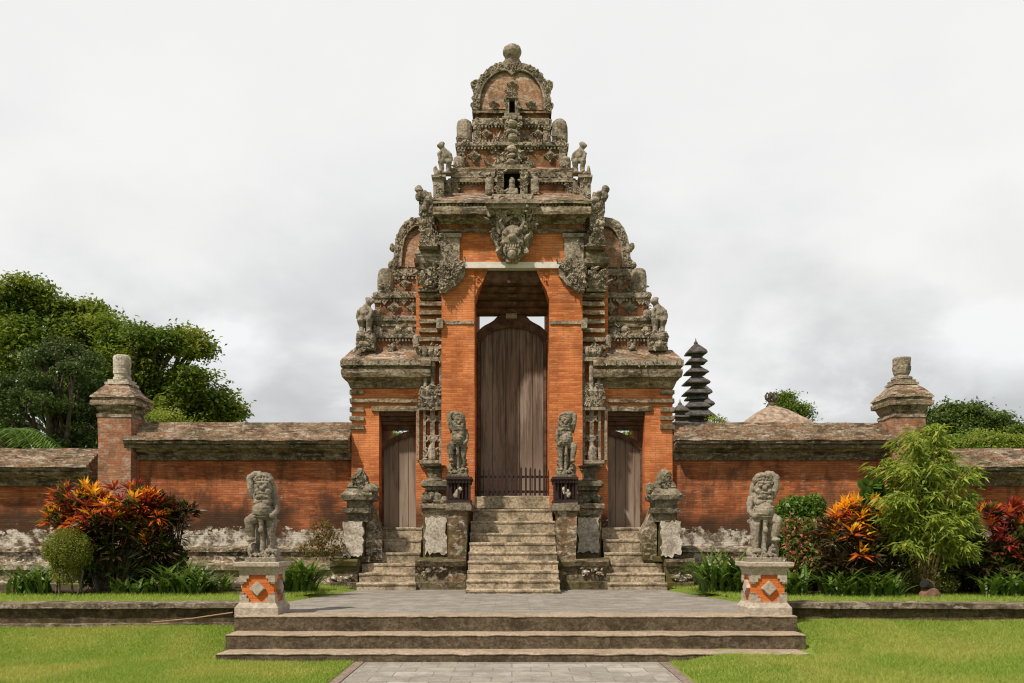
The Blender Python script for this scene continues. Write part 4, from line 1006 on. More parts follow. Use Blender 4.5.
# low picket fence across the main door
fe = thing('picket_fence', 'low dark red picket fence standing on the top step across the main door', 'fence', (0, 17.2, 1.85)); df = 17.22
b = MB(); b.box(X(473, df), X(550, df), df + .012, df + .04, Z(478, df), Z(475.6, df)); b.build('rail', M['redwood'], fe, jit=.002)
b = MB(); b.box(X(473, df), X(550, df), df + .012, df + .04, Z(493, df), Z(490.4, df)); b.build('rail', M['redwood'], fe, jit=.002)
for k in range(17):
    x = X(474.5 + k * 4.62, df); tall = 466.5 + .05 * (k - 8) ** 2 + random.uniform(-.6, .6); w2 = .021
    b = MB(); zt = Z(tall, df); b.prism([(x - w2, 1.87), (x - w2, zt - .05), (x, zt), (x + w2, zt - .05), (x + w2, 1.87)], df - .016, df + .011); b.build('picket', M['redwood'], fe, jit=.002)

# piers with cages beside the main stairs, and mossy posts at the outer corners
def pier(s, label):
    t_ = thing('stair_pier', label, 'pier', (X(sx(s, 456), 16.05), 16.3, 0)); d = 15.98
    b = MB()
    xa, xb = X(sx(s, 447), d), X(sx(s, 466), d); lo, hi = min(xa, xb), max(xa, xb)
    b.loft([(lo, hi, d, 16.9, z) for z in (-.1, .12)] + [(lo + .02, hi, d + .03, 16.9, z) for z in (.14, .3, .46)] + [(lo, hi, d + .02, 16.9, z) for z in (.48, .75, 1.0, 1.2, Z(510, d))], 0, .08)
    b.build('rubble_shaft', M['pier'], t_, jit=.03, freq=3.6)
    b = MB(); sbox(b, s, 444.5, 471, 510.5, 505, d - .05, .9); sbox(b, s, 446, 470, 505.4, 502.8, d, .85); b.build('ledge', M['stone_green'], t_, jit=.02, freq=5)
    b = MB()
    sbox(b, s, 446, 470, 503, 499.5, d + .02, .7); sbox(b, s, 446, 470, 483, 479, d + .02, .7); sbox(b, s, 445, 471, 479.3, 476.5, d - .02, .76)
    for x in (447, 469, 458): sbox(b, s, x - 1.1, x + 1.1, 499, 483, d + .03, .06)
    for x in (450.5, 454.2, 461.8, 465.5): sbox(b, s, x - .5, x + .5, 499, 483, d + .05, .04)
    for k in range(8): sbox(b, s, 446.4 + k * 3.05, 448.2 + k * 3.05, 482.6, 480.2, d + .002, .03)
    sbox(b, s, 447, 469, 499, 483, d + .3, .38)
    b.build('red_lattice_cage', M['redwood'], t_, jit=.003)
    b = MB()
    for (x, y, r) in ((457, 492, .06), (459, 489, .05), (455, 495, .06)): b.blob((X(sx(s, x), d), d + .07, Z(y, d)), (r, .05, r), 0, 8, 6, None, .5)
    b.build('white_carving', M['lime'], t_, jit=.01, freq=12)
pier(-1, 'carved stair pier with dark red lattice box, left side of the middle steps')
pier(1, 'carved stair pier with dark red lattice box, right side of the middle steps')
def corner_post(s, label):
    t_ = thing('corner_pedestal', label, 'pedestal', (X(sx(s, 355), 16.3), 16.4, .5)); d = 16.15
    cx = X(sx(s, 356.5), d)
    def LV(lst): return [(cx - hp(h, d), cx + hp(h, d), d + o, d + .75 - o, Z(y, d)) for h, o, y in lst]
    b = MB(); b.loft(LV([(12, .06, 562), (12, .06, 557), (11, .1, 556.5)]), 0, .08); b.build('foot', M['moss'], t_, jit=.018)
    b = MB(); xx = X(sx(s, 352.5), d); b.box(xx - hp(9.8, d), xx + hp(9.8, d), d, d + .6, Z(557, d), Z(521, d)); b.build('block', M['moss'], t_, jit=.02, freq=6); ragged(s, 342.5, 362, 556, 521.5, d - .04).build('lime_panel', M['lime'], t_, jit=.008, freq=6)
    b = MB(); b.loft(LV([(10, .12, 521.5), (11, .1, 514), (13.5, .02, 512.5), (14, 0, 508.5), (11.5, .08, 508), (11, .1, 501), (12, .08, 500.3), (15.5, -.03, 499.5), (16, -.05, 495), (12.5, .06, 490), (10.5, .14, 487.5), (11, .12, 486.5), (9, .17, 481.5), (7, .22, 480.5), (7, .22, 476.5), (4, .3, 470), (1.5, .35, 467)]), 0, .07)
    b.carve(cx - hp(9, d), cx + hp(9, d), Z(492, d), Z(474, d), d + .16, 26, .05, 0, lambda u, v: .02 if abs(u - .5) < .5 - .3 * v else None)
    for (x, y, r) in ((367, 493, .16), (371, 489, .12), (345, 497, .07)): b.blob((X(sx(s, x), d), d + .2, Z(y, d)), (r, .2, r), 0, 9, 7, None, .45)
    b.build('mossy_cap', M['stone_green'], t_, jit=.02, freq=5)
    b = MB()
    xx = X(sx(s, 372), d + .2)
    b.prism([(X(sx(s, a), d + .3), Z(y, d + .3)) for a, y in ((366, 560), (366, 502), (370, 508), (374, 519), (378, 527), (381, 533), (381, 560))], d + .3, d + .9); b.build('scroll_buttress', M['rubble'], t_, jit=.02, freq=5)
corner_post(-1, 'mossy stone pedestal with white plaster block left of the left side steps')
corner_post(1, 'mossy stone pedestal with white plaster block right of the right side steps')

# ------------------------------------------------------------------ guardian statues
def guardian_mb(U, var=0, club=True):
    """stocky demon guardian, in units U metres per measure; x right, z up, front towards -y. One knee raised, one arm behind the head."""
    b = MB()
    P = lambda x, y, z: (x * U, y * U, z * U)
    def bl(x, y, z, rx, ry, rz, rot=None): b.blob(P(x, y, z), (rx * U, ry * U, rz * U), 0, 14, 10, rot)
    def tb(pts, rr, n=10): b.tube([P(*p) for p in pts], [r * U for r in rr], n)
    b.box(-66 * U, 64 * U, -48 * U, 52 * U, 0, 16 * U)
    bl(-4, 8, 26, 62, 42, 24); bl(-44, -6, 44, 24, 26, 30); bl(44, 8, 34, 22, 26, 24); bl(-2, 16, 84, 46, 22, 92); bl(2, 22, 180, 46, 22, 90); bl(6, 20, 270, 44, 22, 60)
    for (x, z, r) in ((-52, 30, 9), (-36, 62, 9), (-52, 52, 8), (-20, 30, 10), (16, 30, 9), (52, 26, 9), (0, 46, 8)): bl(x, -34 if abs(x) < 50 else -22, z, r, r, r)
    # standing leg, raised leg
    tb([(28, 0, 168), (33, -10, 140), (34, -14, 108), (32, -6, 76), (30, -10, 46)], (25, 24, 17, 18, 13)); bl(31, -26, 40, 17, 26, 10)
    tb([(-20, 0, 168), (-38, -24, 164), (-52, -38, 156)], (25, 25, 19)); tb([(-52, -38, 156), (-47, -34, 124), (-40, -30, 92)], (19, 19, 13)); bl(-42, -44, 84, 18, 26, 10)
    bl(-52, -38, 156, 20, 18, 20)
    # sash, belt
    tb([(-4, -34, 170), (0, -34, 130), (2, -28, 84), (2, -26, 50)], (12, 9, 8, 12)); bl(0, -42, 122, 12, 10, 12)
    b.lathe(0, 0, [(34 * U, 160 * U), (40 * U, 164 * U), (40 * U, 170 * U), (36 * U, 174 * U)], 20, 0, .85)
    # belly, chest, shoulders
    bl(-2, -14, 197, 44, 44, 36); bl(-2, -20, 194, 36, 42, 26); bl(0, -4, 232, 43, 33, 30); bl(-19, -28, 229, 19, 15, 14); bl(20, -28, 229, 19, 15, 14); bl(0, 0, 250, 46, 26, 18)
    # far arm down at the hip
    tb([(44, 0, 250), (54, -4, 222), (55, -8, 196), (44, -26, 178)], (17, 15, 13, 11)); bl(42, -30, 176, 12, 12, 12)
    # raised arm behind the head with the club
    tb([(-38, -2, 250), (-52, -8, 284), (-57, -6, 322)], (18, 17, 15)); tb([(-57, -6, 322), (-40, 0, 338), (-14, 6, 340)], (15, 14, 13)); bl(-57, -6, 322, 16, 16, 17)
    tb([(-40, 16, 240), (-50, 18, 270), (-46, 22, 334)], (15, 15, 17))
    bl(-30, -30, 250, 6, 6, 20); bl(30, -30, 250, 6, 6, 20)
    # head: brow, eyes, nose, grin, beard, ears, crown of hair
    bl(5, -10, 285, 34, 33, 40); bl(4, 2, 316, 38, 32, 24); bl(2, -2, 330, 32, 28, 16)
    for k in range(9): a = math.pi * k / 8; bl(5 + 34 * math.cos(a), -18 - 14 * math.sin(a), 306 + 12 * math.sin(a), 6, 6, 7)
    for q in (-1, 1):
        bl(5 + q * 15, -40, 294, 11, 9, 10); bl(5 + q * 16, -42, 304, 15, 7, 5); bl(5 + q * 37, -6, 286, 7, 10, 17); bl(5 + q * 22, -34, 272, 13, 12, 11); tb([(5 + q * 12, -40, 264), (5 + q * 14, -43, 256)], (4, 3), 6)
        bl(5 + q * 33, 2, 258, 12, 12, 22)
    V = len(b.v)
    rs = random.Random(9)
    for k in range(26): b.scroll(P(rs.uniform(-58, 58), -40 + abs(k % 5) * 2, rs.uniform(16, 48)), 9 * U, rs.uniform(0, 6.3), rs.choice((-1, 1)), 3.4 * U)
    for k in range(15):
        a_ = math.pi * (k / 14); b.scroll(P(5 + 35 * math.cos(a_), -22 - 10 * math.sin(a_), 312 + 20 * math.sin(a_)), 7.5 * U, rs.uniform(0, 6.3), 1, 3.2 * U)
    for k in range(12): b.scroll(P(rs.uniform(-20, 30), -40, rs.uniform(247, 264)), 6 * U, rs.uniform(0, 6.3), 1, 2.6 * U)
    for k in range(10): b.scroll(P(46 + rs.uniform(-4, 10), -8 + rs.uniform(-8, 20), rs.uniform(60, 240)), 9 * U, rs.uniform(0, 6.3), 1, 3.6 * U)
    for k in range(5): b.tube([P(-44 + 9 * q, -22 - 36 * math.sin(math.pi * (q + .5) / 10.5), 178 + 8.5 * k - 5 * math.sin(math.pi * q / 10)) for q in range(11)], 1.8 * U, 6)
    for k in range(9): bl(-26 + 6.5 * k, -33 - 3 * math.sin(math.pi * k / 8), 246 - 12 * math.sin(math.pi * k / 8), 3.6, 3, 3.6)
    bl(5, -46, 282, 10, 9, 9); bl(5, -42, 265, 21, 8, 5); bl(5, -36, 256, 22, 11, 12); bl(5, -33, 248, 13, 9, 9)
    return b
def make_statue(name, label, loc, U, mirror, mat, grp, squash=(1, 1, 1), vox=.011):
    b = guardian_mb(U)
    b.v = [((-x if mirror else x) * squash[0], y * squash[1], z * squash[2]) for x, y, z in b.v]
    if mirror: b.f = [f[::-1] for f in b.f]
    o = remeshed(b, name, mat, vox, None, .0028, 30, loc=(0, 0, 0)); o.location = loc; WL[o.name] = Vector(loc)
    return tag(o, label, 'statue', grp)
def pedestal(px, label):
    d = 10.62; cx = X(px, d)
    t_ = thing('statue_pedestal', label, 'pedestal', (cx, d + .3, 0))
    r = .255; cy = d + r + .03
    def LV(lst): return [(cx - q, cx + q, cy - q, cy + q, z) for q, z in lst]
    def zq(y): return Z(y, d)
    b = MB(); b.loft(LV([(.28, -.002), (.28, zq(608)), (.272, zq(607.2)), (.235, zq(603.2)), (.235, zq(602.2))]), 0, .2); b.build('base', M['pedestal'], t_, jit=.003)
    b = MB(); b.loft(LV([(.205, zq(603)), (.205, zq(570))]), 0, .2); b.build('brick_core', M['pedestal_brick'], t_, jit=.002)
    b = MB(); b.loft(LV([(.23, zq(575)), (.23, zq(572.3)), (.245, zq(570.6)), (.255, zq(568)), (.285, zq(567.2)), (.296, zq(566.4)), (.296, zq(563)), (.29, zq(562.2))]), 0, .2); b.build('cap', M['pedestal'], t_, jit=.003)
    # stepped corner stones on each visible face, and a raised diamond
    for face in range(4):
        a = face * math.pi / 2; ca, sa = math.cos(a), math.sin(a)
        z0, z1 = zq(602.5), zq(574.8); H = z1 - z0
        for q in (-1, 1):
            for st_ in (((.14, .231, 0, .27), (.11, .143, 0, .14), (.17, .231, .268, .34)), ((.14, .231, .73, 1.0), (.11, .143, .86, 1.0), (.17, .231, .66, .732))):
                b = MB()
                for (w0, w1, h0, h1) in st_: b.box(q * w0, q * w1, -.231, -.17, z0 + H * h0, z0 + H * h1, 0, .3)
                b.v = [(cx + x * ca - y * sa, cy + x * sa + y * ca, z) for x, y, z in b.v]; b.build('corner_stone', M['pedestal'], t_, jit=.002)
        b = MB(); zc = (z0 + z1) / 2; b.prism([(-.1, zc), (0, zc + .1), (.1, zc), (0, zc - .1)], -.245, -.17); b.prism([(-.088, zc), (0, zc + .088), (.088, zc), (0, zc - .088)], -.256, -.17)
        b.v = [(cx + x * ca - y * sa, cy + x * sa + y * ca, z) for x, y, z in b.v]; b.build('diamond', M['pedestal'], t_, jit=.001)
    return cx, cy, zq(562.2)
px_, py_, pz_ = pedestal(255.5, 'grey stone and orange pedestal at the left end of the terrace steps')
make_statue('guardian_statue', 'grey guardian statue, bent arm on the left side, on the pedestal left of the terrace', (px_ + .02, py_, pz_), 1.175 / 347, False, M['statue'], 'guardian statues', (.91, 1, 1.0), .0065)
px_, py_, pz_ = pedestal(770, 'grey stone and orange pedestal at the right end of the terrace steps')
make_statue('guardian_statue', 'grey guardian statue, bent arm on the right side, on the pedestal right of the terrace', (px_ - .02, py_, pz_), 1.175 / 347, True, M['statue'], 'guardian statues', (.91, 1, 1.0), .0065)
for s in (-1, 1):
    d = 16.2; z = Z(476.4, 15.96)
    o = make_statue('gate_guardian_statue', 'lichen-covered guardian figure on the red lattice pier, %s of the tall main door' % ('left' if s < 0 else 'right'), (X(sx(s, 457.5), d), 16.3, z), 1.30 / 347, s > 0, M['stone_green'], 'guardian figures beside the main door', (.82, .9, 1.0), .0085)
    # upright club beside the head is part of the same stone
# crouching figures on the roof corners
def crouch_mb(H, mirror):
    b = MB(); U = H / 100
    def bl(x, y, z, rx, ry, rz): b.blob(((-x if mirror else x) * U, y * U, z * U), (rx * U, ry * U, rz * U), 0, 12, 9)
    def tb(pts, rr): b.tube([((-x if mirror else x) * U, y * U, z * U) for x, y, z in pts], [r * U for r in rr], 8)
    b.box(-20 * U, 20 * U, -14 * U, 14 * U, 0, 5 * U)
    tb([(2, 4, 46), (0, 2, 60), (-6, -2, 74), (-9, -4, 82)], (14, 16, 12, 8)); bl(0, -2, 56, 15, 13, 14)
    bl(-13, -6, 88, 10.5, 10, 11.5); bl(-20, -10, 86, 6, 6, 6); bl(-9, -4, 96, 8, 8, 5); bl(-19, -12, 88, 2, 2, 3); bl(-8, 4, 89, 3, 3, 4)
    tb([(-8, -6, 72), (-20, -10, 60), (-17, -16, 46)], (7, 6, 5)); tb([(6, -2, 70), (16, -6, 60), (20, -4, 46)], (7, 6, 5)); bl(-17, -16, 44, 4.5, 4.5, 4.5); bl(20, -4, 44, 4.5, 4.5, 4.5)
    tb([(-4, 0, 46), (-14, -10, 36), (-11, -4, 20), (-12, -6, 5)], (11, 10, 8, 7)); tb([(4, 0, 46), (12, -8, 34), (9, 0, 20), (8, -4, 5)], (11, 10, 8, 7)); bl(-14, -10, 6, 6, 8, 4); bl(7, -8, 6, 6, 8, 4)
    bl(0, 0, 44, 11, 10, 9); tb([(4, 8, 46), (12, 12, 40), (16, 10, 22)], (6, 5, 4))
    return b
for s in (-1, 1):
    side = 'left' if s < 0 else 'right'
    b = crouch_mb(Z(140, 17.0) - Z(172, 17.0), s > 0); o = remeshed(b, 'roof_figure', M['statue'], .013, None, .006, 20); o.location = (X(sx(s, 444.5), 17.0), 17.1, Z(172.5, 17.0)); tag(o, 'small crouching stone figure high on the %s end of the main roof, below the dome' % side, 'statue', 'stone figures on the gate roof')
    b = crouch_mb(Z(297, 17.3) - Z(333.5, 17.3), s < 0); o = remeshed(b, 'roof_figure', M['statue'], .013, None, .006, 20); o.location = (X(sx(s, 364), 17.3), 17.36, Z(333.4, 17.3)); tag(o, 'stone figure standing on the %s wing corner, above the side door cornice' % side, 'statue', 'stone figures on the gate roof')
b = MB(); dn = 16.98; U = (Z(179, dn) - Z(199, dn)) / 40
for (x, y, z, a, c, e) in ((0, 0, 4, 11, 8, 5), (0, 0, 12, 9, 7, 10), (0, -1, 22, 7, 6, 7), (0, -2, 31, 6.5, 6, 8), (0, -1, 37, 4, 4, 4), (-9, -3, 10, 4, 4, 8), (9, -3, 10, 4, 4, 8), (-5, -6, 5, 7, 4, 4), (5, -6, 5, 7, 4, 4)): b.blob((x * U, y * U, z * U), (a * U, c * U, e * U), 0, 12, 8)
o = remeshed(b, 'niche_figure', M['statue'], .012, None, .005, 22); o.location = (0, dn + .1, Z(195.5, dn)); tag(o, 'tiny seated stone figure in the dark roof niche above the carved face', 'statue')
# ------------------------------------------------------------------ beyond the wall: shrine towers, pavilion, trees
def meru(px, d, tiers, label):
    cx = X(px, d); t_ = thing('shrine_tower', label, 'shrine tower', (cx, d, 0))
    b = MB(); zt = Z(tiers[0][0] + 4, d); b.box(cx - .28, cx + .28, d - .28, d + .28, -1, zt); b.build('core', M['bark'], t_, jit=.02)
    for k, (ya, yb, hw_) in enumerate(tiers):
        r = hp(hw_, d); z0, z1 = Z(yb, d), Z(ya, d); H = z1 - z0
        top = .03 if k == 0 else .3 * r
        lv = [(r * .7, z0 + H * .02), (r * .98, z0), (r, z0 + H * .1), (r * .9, z0 + H * .26), (r * .55 + top * .25, z0 + H * .56), (top, z1)]
        b = MB(); b.loft([(cx - q, cx + q, d - q, d + q, z) for q, z in lv], 0, .25); b.build('thatched_roof', M['thatch_dark'], t_, jit=.035, freq=2.2)
    b = MB(); b.lathe(cx, d, [(.12, Z(tiers[0][0] + 2, d)), (.16, Z(tiers[0][0], d)), (.05, Z(tiers[0][0] - 2, d)), (.015, Z(tiers[0][0] - 5, d))], 8); b.build('finial', M['bark'], t_)
meru(695.3, 60, [(343, 354.5, 9.6), (356, 363.5, 9.7), (366, 374, 10.8), (375.5, 384.5, 12), (386, 395, 12.4), (390.5, 400, 9.8), (399, 409, 12.4), (406, 417.5, 14.6), (419, 429, 17)], 'tall black multi-tiered thatched shrine tower behind the wall, tallest of the cluster')
meru(703.5, 66, [(384, 393.5, 7), (397, 405.5, 9), (409, 418, 10), (420, 429, 11)], 'black thatched shrine tower half hidden behind the right of the tallest tower')
meru(679.5, 56, [(404, 412, 8), (413.5, 418, 8.5), (419.5, 424.5, 9), (426, 432, 11)], 'small low black thatched shrine tower next to the gate cornice')
meru(688, 63, [(408, 416.5, 8), (418, 424.5, 8), (426, 432, 9)], 'low black thatched shrine tower between the tallest and the smallest towers')

d = 36; cx = X(771, d)
t_ = thing('thatched_pavilion', 'pavilion with pinkish brown thatched roof and crown finial beyond the right wall', 'pavilion', (cx, d, -1))
b = MB(); lv = [(1.5, 430), (1.22, 424), (.86, 417), (.54, 411.5), (.24, 407.5), (.14, 406)]
b.loft([(cx - q, cx + q, d - q, d + q, Z(y, d)) for q, y in lv], 0, .15); b.build('roof', M['thatch'], t_, jit=.035, freq=3)
for qx in (-1.1, 1.1):
    for qy in (-1.1, 1.1): b = MB(); b.box(cx + qx - .1, cx + qx + .1, d + qy - .1, d + qy + .1, -1.3, Z(424, d)); b.build('post', M['bark'], t_)
b = MB(); z0 = Z(406.5, d); U = hp(1, d)
b.lathe(cx, d, [(4.5 * U, z0 - .06), (4.5 * U, z0 + 2 * U), (3 * U, z0 + 4 * U), (4 * U, z0 + 5 * U), (3 * U, z0 + 6.5 * U)], 14)
for k in range(8):
    a = k * math.pi / 4 + .2; ca, sa = math.cos(a), math.sin(a)
    b.tube([(cx + ca * 3 * U, d + sa * 3 * U, z0 + 6 * U), (cx + ca * 5.6 * U, d + sa * 5.6 * U, z0 + 8 * U), (cx + ca * 6.2 * U, d + sa * 6.2 * U, z0 + 11 * U), (cx + ca * 4.6 * U, d + sa * 4.6 * U, z0 + 13.5 * U), (cx + ca * 3.2 * U, d + sa * 3.2 * U, z0 + 12.5 * U)], [.045, .045, .04, .035, .02], 6)
b.blob((cx, d, z0 + 11 * U), (1.6 * U, 1.6 * U, 3.5 * U)); b.build('crown_finial', M['bark'], t_, jit=.01)

def crown_points(blobs, per, spread, rg):
    """leaf clump centres scattered on and in uneven lobes, denser towards the outside"""
    out = []
    for (c, r) in blobs:
        n = int(per * (r[0] * r[2]) / 4) + 6
        v = unit(rg.normal(size=(n, 3))); rad = rg.uniform(.55, 1.0, size=(n, 1)) ** .6
        wob = np.array([1 + .5 * noise.noise(Vector((float(a[0]) * 2.1 + c[0], float(a[1]) * 2.1 + c[1], float(a[2]) * 2.1 + c[2]))) for a in v]).reshape(-1, 1)
        out.append(np.array(c) + v * rad * wob * np.array(r))
    return np.concatenate(out)
def tree(name, label, px, d, blobs_px, per, leaves, lsize, mats, seed, group=None, trunk=.3, base=-1.2, depth=.8, cspread=.55, cat='tree'):
    rg = np.random.default_rng(seed)
    cx = X(px, d); t_ = thing(name, label, cat, (cx, d, base), group)
    blobs = []; leaves = int(leaves * 2.3); lsize *= .66
    for (bx, by, rx, rz) in blobs_px:
        dd_ = d + rg.uniform(-1, 1) * depth * hp(rx, d)
        blobs.append(((X(bx, dd_), dd_, Z(by, dd_)), (hp(rx, d) * .92, hp(rx, d) * .8, hp(rz, d) * .88)))
        for q in range(3):      # smaller boughs make the outline uneven
            a_ = rg.uniform(0, 6.28); k_ = rg.uniform(.32, .5)
            blobs.append(((X(bx + math.cos(a_) * rx * .75, dd_), dd_ + rg.uniform(-.6, .6) * hp(rx, d), Z(by - math.sin(a_) * rz * .75, dd_)), (hp(rx, d) * k_, hp(rx, d) * k_, hp(rz, d) * k_ * .8)))
    b = MB(); mid = Vector((cx, d, base + (Z(min(q[1] for q in blobs_px), d) - base) * .35))
    b.tube([(cx, d, base), tuple(Vector((cx, d, base)).lerp(mid, .5) + Vector((.08, 0, 0))), tuple(mid)], [trunk * 1.3, trunk, trunk * .8], 10)
    for (c, r) in blobs:
        c = Vector(c); q = mid.lerp(c, .5) + Vector((rg.uniform(-.3, .3), rg.uniform(-.3, .3), rg.uniform(0, .5)))
        b.tube([tuple(mid), tuple(q), tuple(c)], [trunk * .55, trunk * .33, trunk * .1], 7)
        for k in range(5):
            e = c + Vector(tuple(rg.normal(size=3))).normalized() * r[0] * .8; b.tube([tuple(q.lerp(c, .6)), tuple(c.lerp(e, .5) + Vector((0, 0, .1))), tuple(e)], [trunk * .16, trunk * .1, trunk * .03], 5)
    b.build('trunk', M['bark'], t_)
    cp = crown_points(blobs, per, .5, rg); n = len(cp)
    k = max(4, leaves // n); base_ = np.repeat(cp, k, 0) + rg.normal(size=(n * k, 3)) * lsize * cspread * np.array([2.7, 2.7, 1.5])
    dirs = rg.normal(size=(n * k, 3)) * np.array([1, 1, .55]) + np.array([0, -.15, -.1]); N = n * k
    v = kites(base_, dirs, rg.uniform(.7, 1.25, N) * lsize, rg.uniform(.38, .6, N) * lsize, rg.normal(size=(N, 3)) * .6 + np.array([0, 0, 1.0]))
    midx = np.repeat(rg.integers(0, len(mats), n), k)
    o = fast_mesh('crown', v, 4, mats, midx, t_)
    return t_
tree('broad_tree', 'broad bright green tree with spreading branches behind the left pillar', 110, 34,
     [(a_ * .95, b_ + 7, c_, e_) for a_, b_, c_, e_ in [(20, 290, 22, 14), (45, 312, 30, 18), (90, 320, 30, 18), (75, 345, 40, 26), (25, 340, 34, 26), (130, 330, 34, 15), (178, 330, 34, 13), (200, 340, 17, 9), (120, 355, 40, 22), (165, 365, 34, 20), (195, 385, 32, 18), (215, 398, 24, 13), (232, 408, 13, 8), (150, 395, 40, 24), (190, 412, 34, 14), (95, 385, 40, 28), (60, 380, 36, 26), (88, 306, 15, 9), (55, 300, 16, 8), (5, 310, 22, 20), (140, 425, 42, 18), (8, 350, 24, 24), (15, 385, 26, 22), (110, 410, 40, 22), (165, 428, 36, 12)]],
     30, 42000, .30, [L['tree'], L['tree'], L['tree_mid']], 11, trunk=.3)
tree('dense_tree', 'dense dark green tree with small glossy leaves left of the left pillar', 55, 26,
     [(55, 370, 36, 22), (30, 395, 34, 26), (75, 400, 34, 28), (45, 425, 44, 22), (85, 428, 32, 20), (62, 352, 22, 12), (12, 420, 22, 18), (5, 445, 22, 18), (40, 450, 30, 16), (80, 450, 26, 14)],
     40, 17000, .17, [L['tree_dark']], 12, trunk=.25)
tree('flowering_bush', 'pale green bush top showing just right of the left pillar above the wall', 165, 20, [(150, 418, 12, 8), (165, 420, 14, 8), (178, 423, 12, 7), (160, 430, 24, 12)], 60, 3200, .10, [L['tree'], L['shrub_light']], 13, trunk=.06, base=-.5, cat='bush')
tree('round_tree', 'round dark green tree behind the right pillar', 970, 44,
     [(945, 420, 20, 14), (968, 416, 18, 13), (990, 424, 18, 14), (1005, 436, 16, 12), (955, 437, 24, 14), (980, 440, 26, 12), (935, 428, 12, 14), (925, 440, 12, 10)], 40, 15000, .30, [L['tree_mid'], L['tree_dark']], 14, trunk=.35)
tree('pale_tree', 'pale yellow-green bushy tree above the lower right wall', 980, 30,
     [(965, 444, 14, 8), (985, 441, 16, 9), (1003, 447, 14, 8), (950, 449, 12, 7), (1018, 445, 14, 10), (985, 452, 34, 10)], 40, 7000, .17, [L['shrub_light'], L['tree']], 15, trunk=.15)
tree('edge_tree', 'dark tree cut off by the right edge of the photo above the wall', 1035, 38, [(1030, 434, 10, 8), (1042, 428, 16, 14), (1030, 446, 12, 8)], 40, 4000, .24, [L['tree_mid']], 16, trunk=.2)
tree('small_tree', 'small dark green tree peeping out behind the pavilion roof finial', 788, 48, [(783, 401, 8, 6), (793, 405, 9, 7), (786, 410, 12, 8), (798, 412, 6, 5), (788, 422, 16, 12)], 40, 3600, .26, [L['tree_mid'], L['tree']], 17, trunk=.2)
tree('small_tree', 'green tree glimpsed through the gap above the left side door', 397, 46, [(388, 437, 16, 9), (404, 440, 16, 8), (397, 450, 26, 12)], 40, 3000, .26, [L['tree_mid'], L['shrub_light']], 18, trunk=.2)
tree('small_tree', 'green tree glimpsed through the gap above the right side door', 636, 46, [(643, 437, 13, 8), (632, 441, 14, 8), (638, 450, 26, 12)], 40, 3000, .26, [L['tree_mid'], L['shrub_light']], 19, trunk=.2)
tree('thin_tree', 'thin pale twiggy treetop just right of the shrine towers above the wall', 716, 40, [(716, 419, 4, 3), (720, 423, 4, 3), (713, 425, 5, 4)], 30, 260, .16, [L['shrub_light']], 20, trunk=.05)
# palm at the left edge
cx, d = X(4, 22), 22.0; t_ = thing('palm_tree', 'feathery palm fronds at the left edge behind the lower wall', 'palm', (cx, d, -1.2))
b = MB(); zc = Z(438, d); b.tube([(cx, d, -1.2), (cx + .1, d, 1.5), (cx, d, zc)], [.16, .13, .12], 10); b.build('trunk', M['bark'], t_)
bs, dr, nr = [], [], []
rg = np.random.default_rng(4); fr = MB()
for k in range(16):
    a = rg.uniform(0, 6.28); ln = rg.uniform(1.2, 1.7); pts = []
    for q in range(15):
        u = q / 14; pts.append(np.array([cx + math.cos(a) * ln * u, d + math.sin(a) * ln * u, zc + ln * (.75 * u - .95 * u * u)]))
    fr.tube([tuple(p) for p in pts], [.02 * (1 - .8 * q / 14) for q in range(15)], 5)
    for q in range(1, 15):
        tdir = pts[q] - pts[q - 1]; sd = np.cross(tdir, [0, 0, 1.0]); sd /= np.linalg.norm(sd)
        for sgn in (-1, 1):
            for e in (0, .5): bs.append(pts[q] - tdir * e); dr.append(sd * sgn + tdir * 3 + np.array([0, 0, -.3])); nr.append([0, 0, 1.0])
N = len(bs); fast_mesh('fronds', kites(np.array(bs), np.array(dr), rg.uniform(.3, .5, N), rg.uniform(.03, .05, N), np.array(nr) + rg.normal(size=(N, 3)) * .2), 4, [L['palm']], None, t_); fr.build('frond_stems', L['palm'], t_)

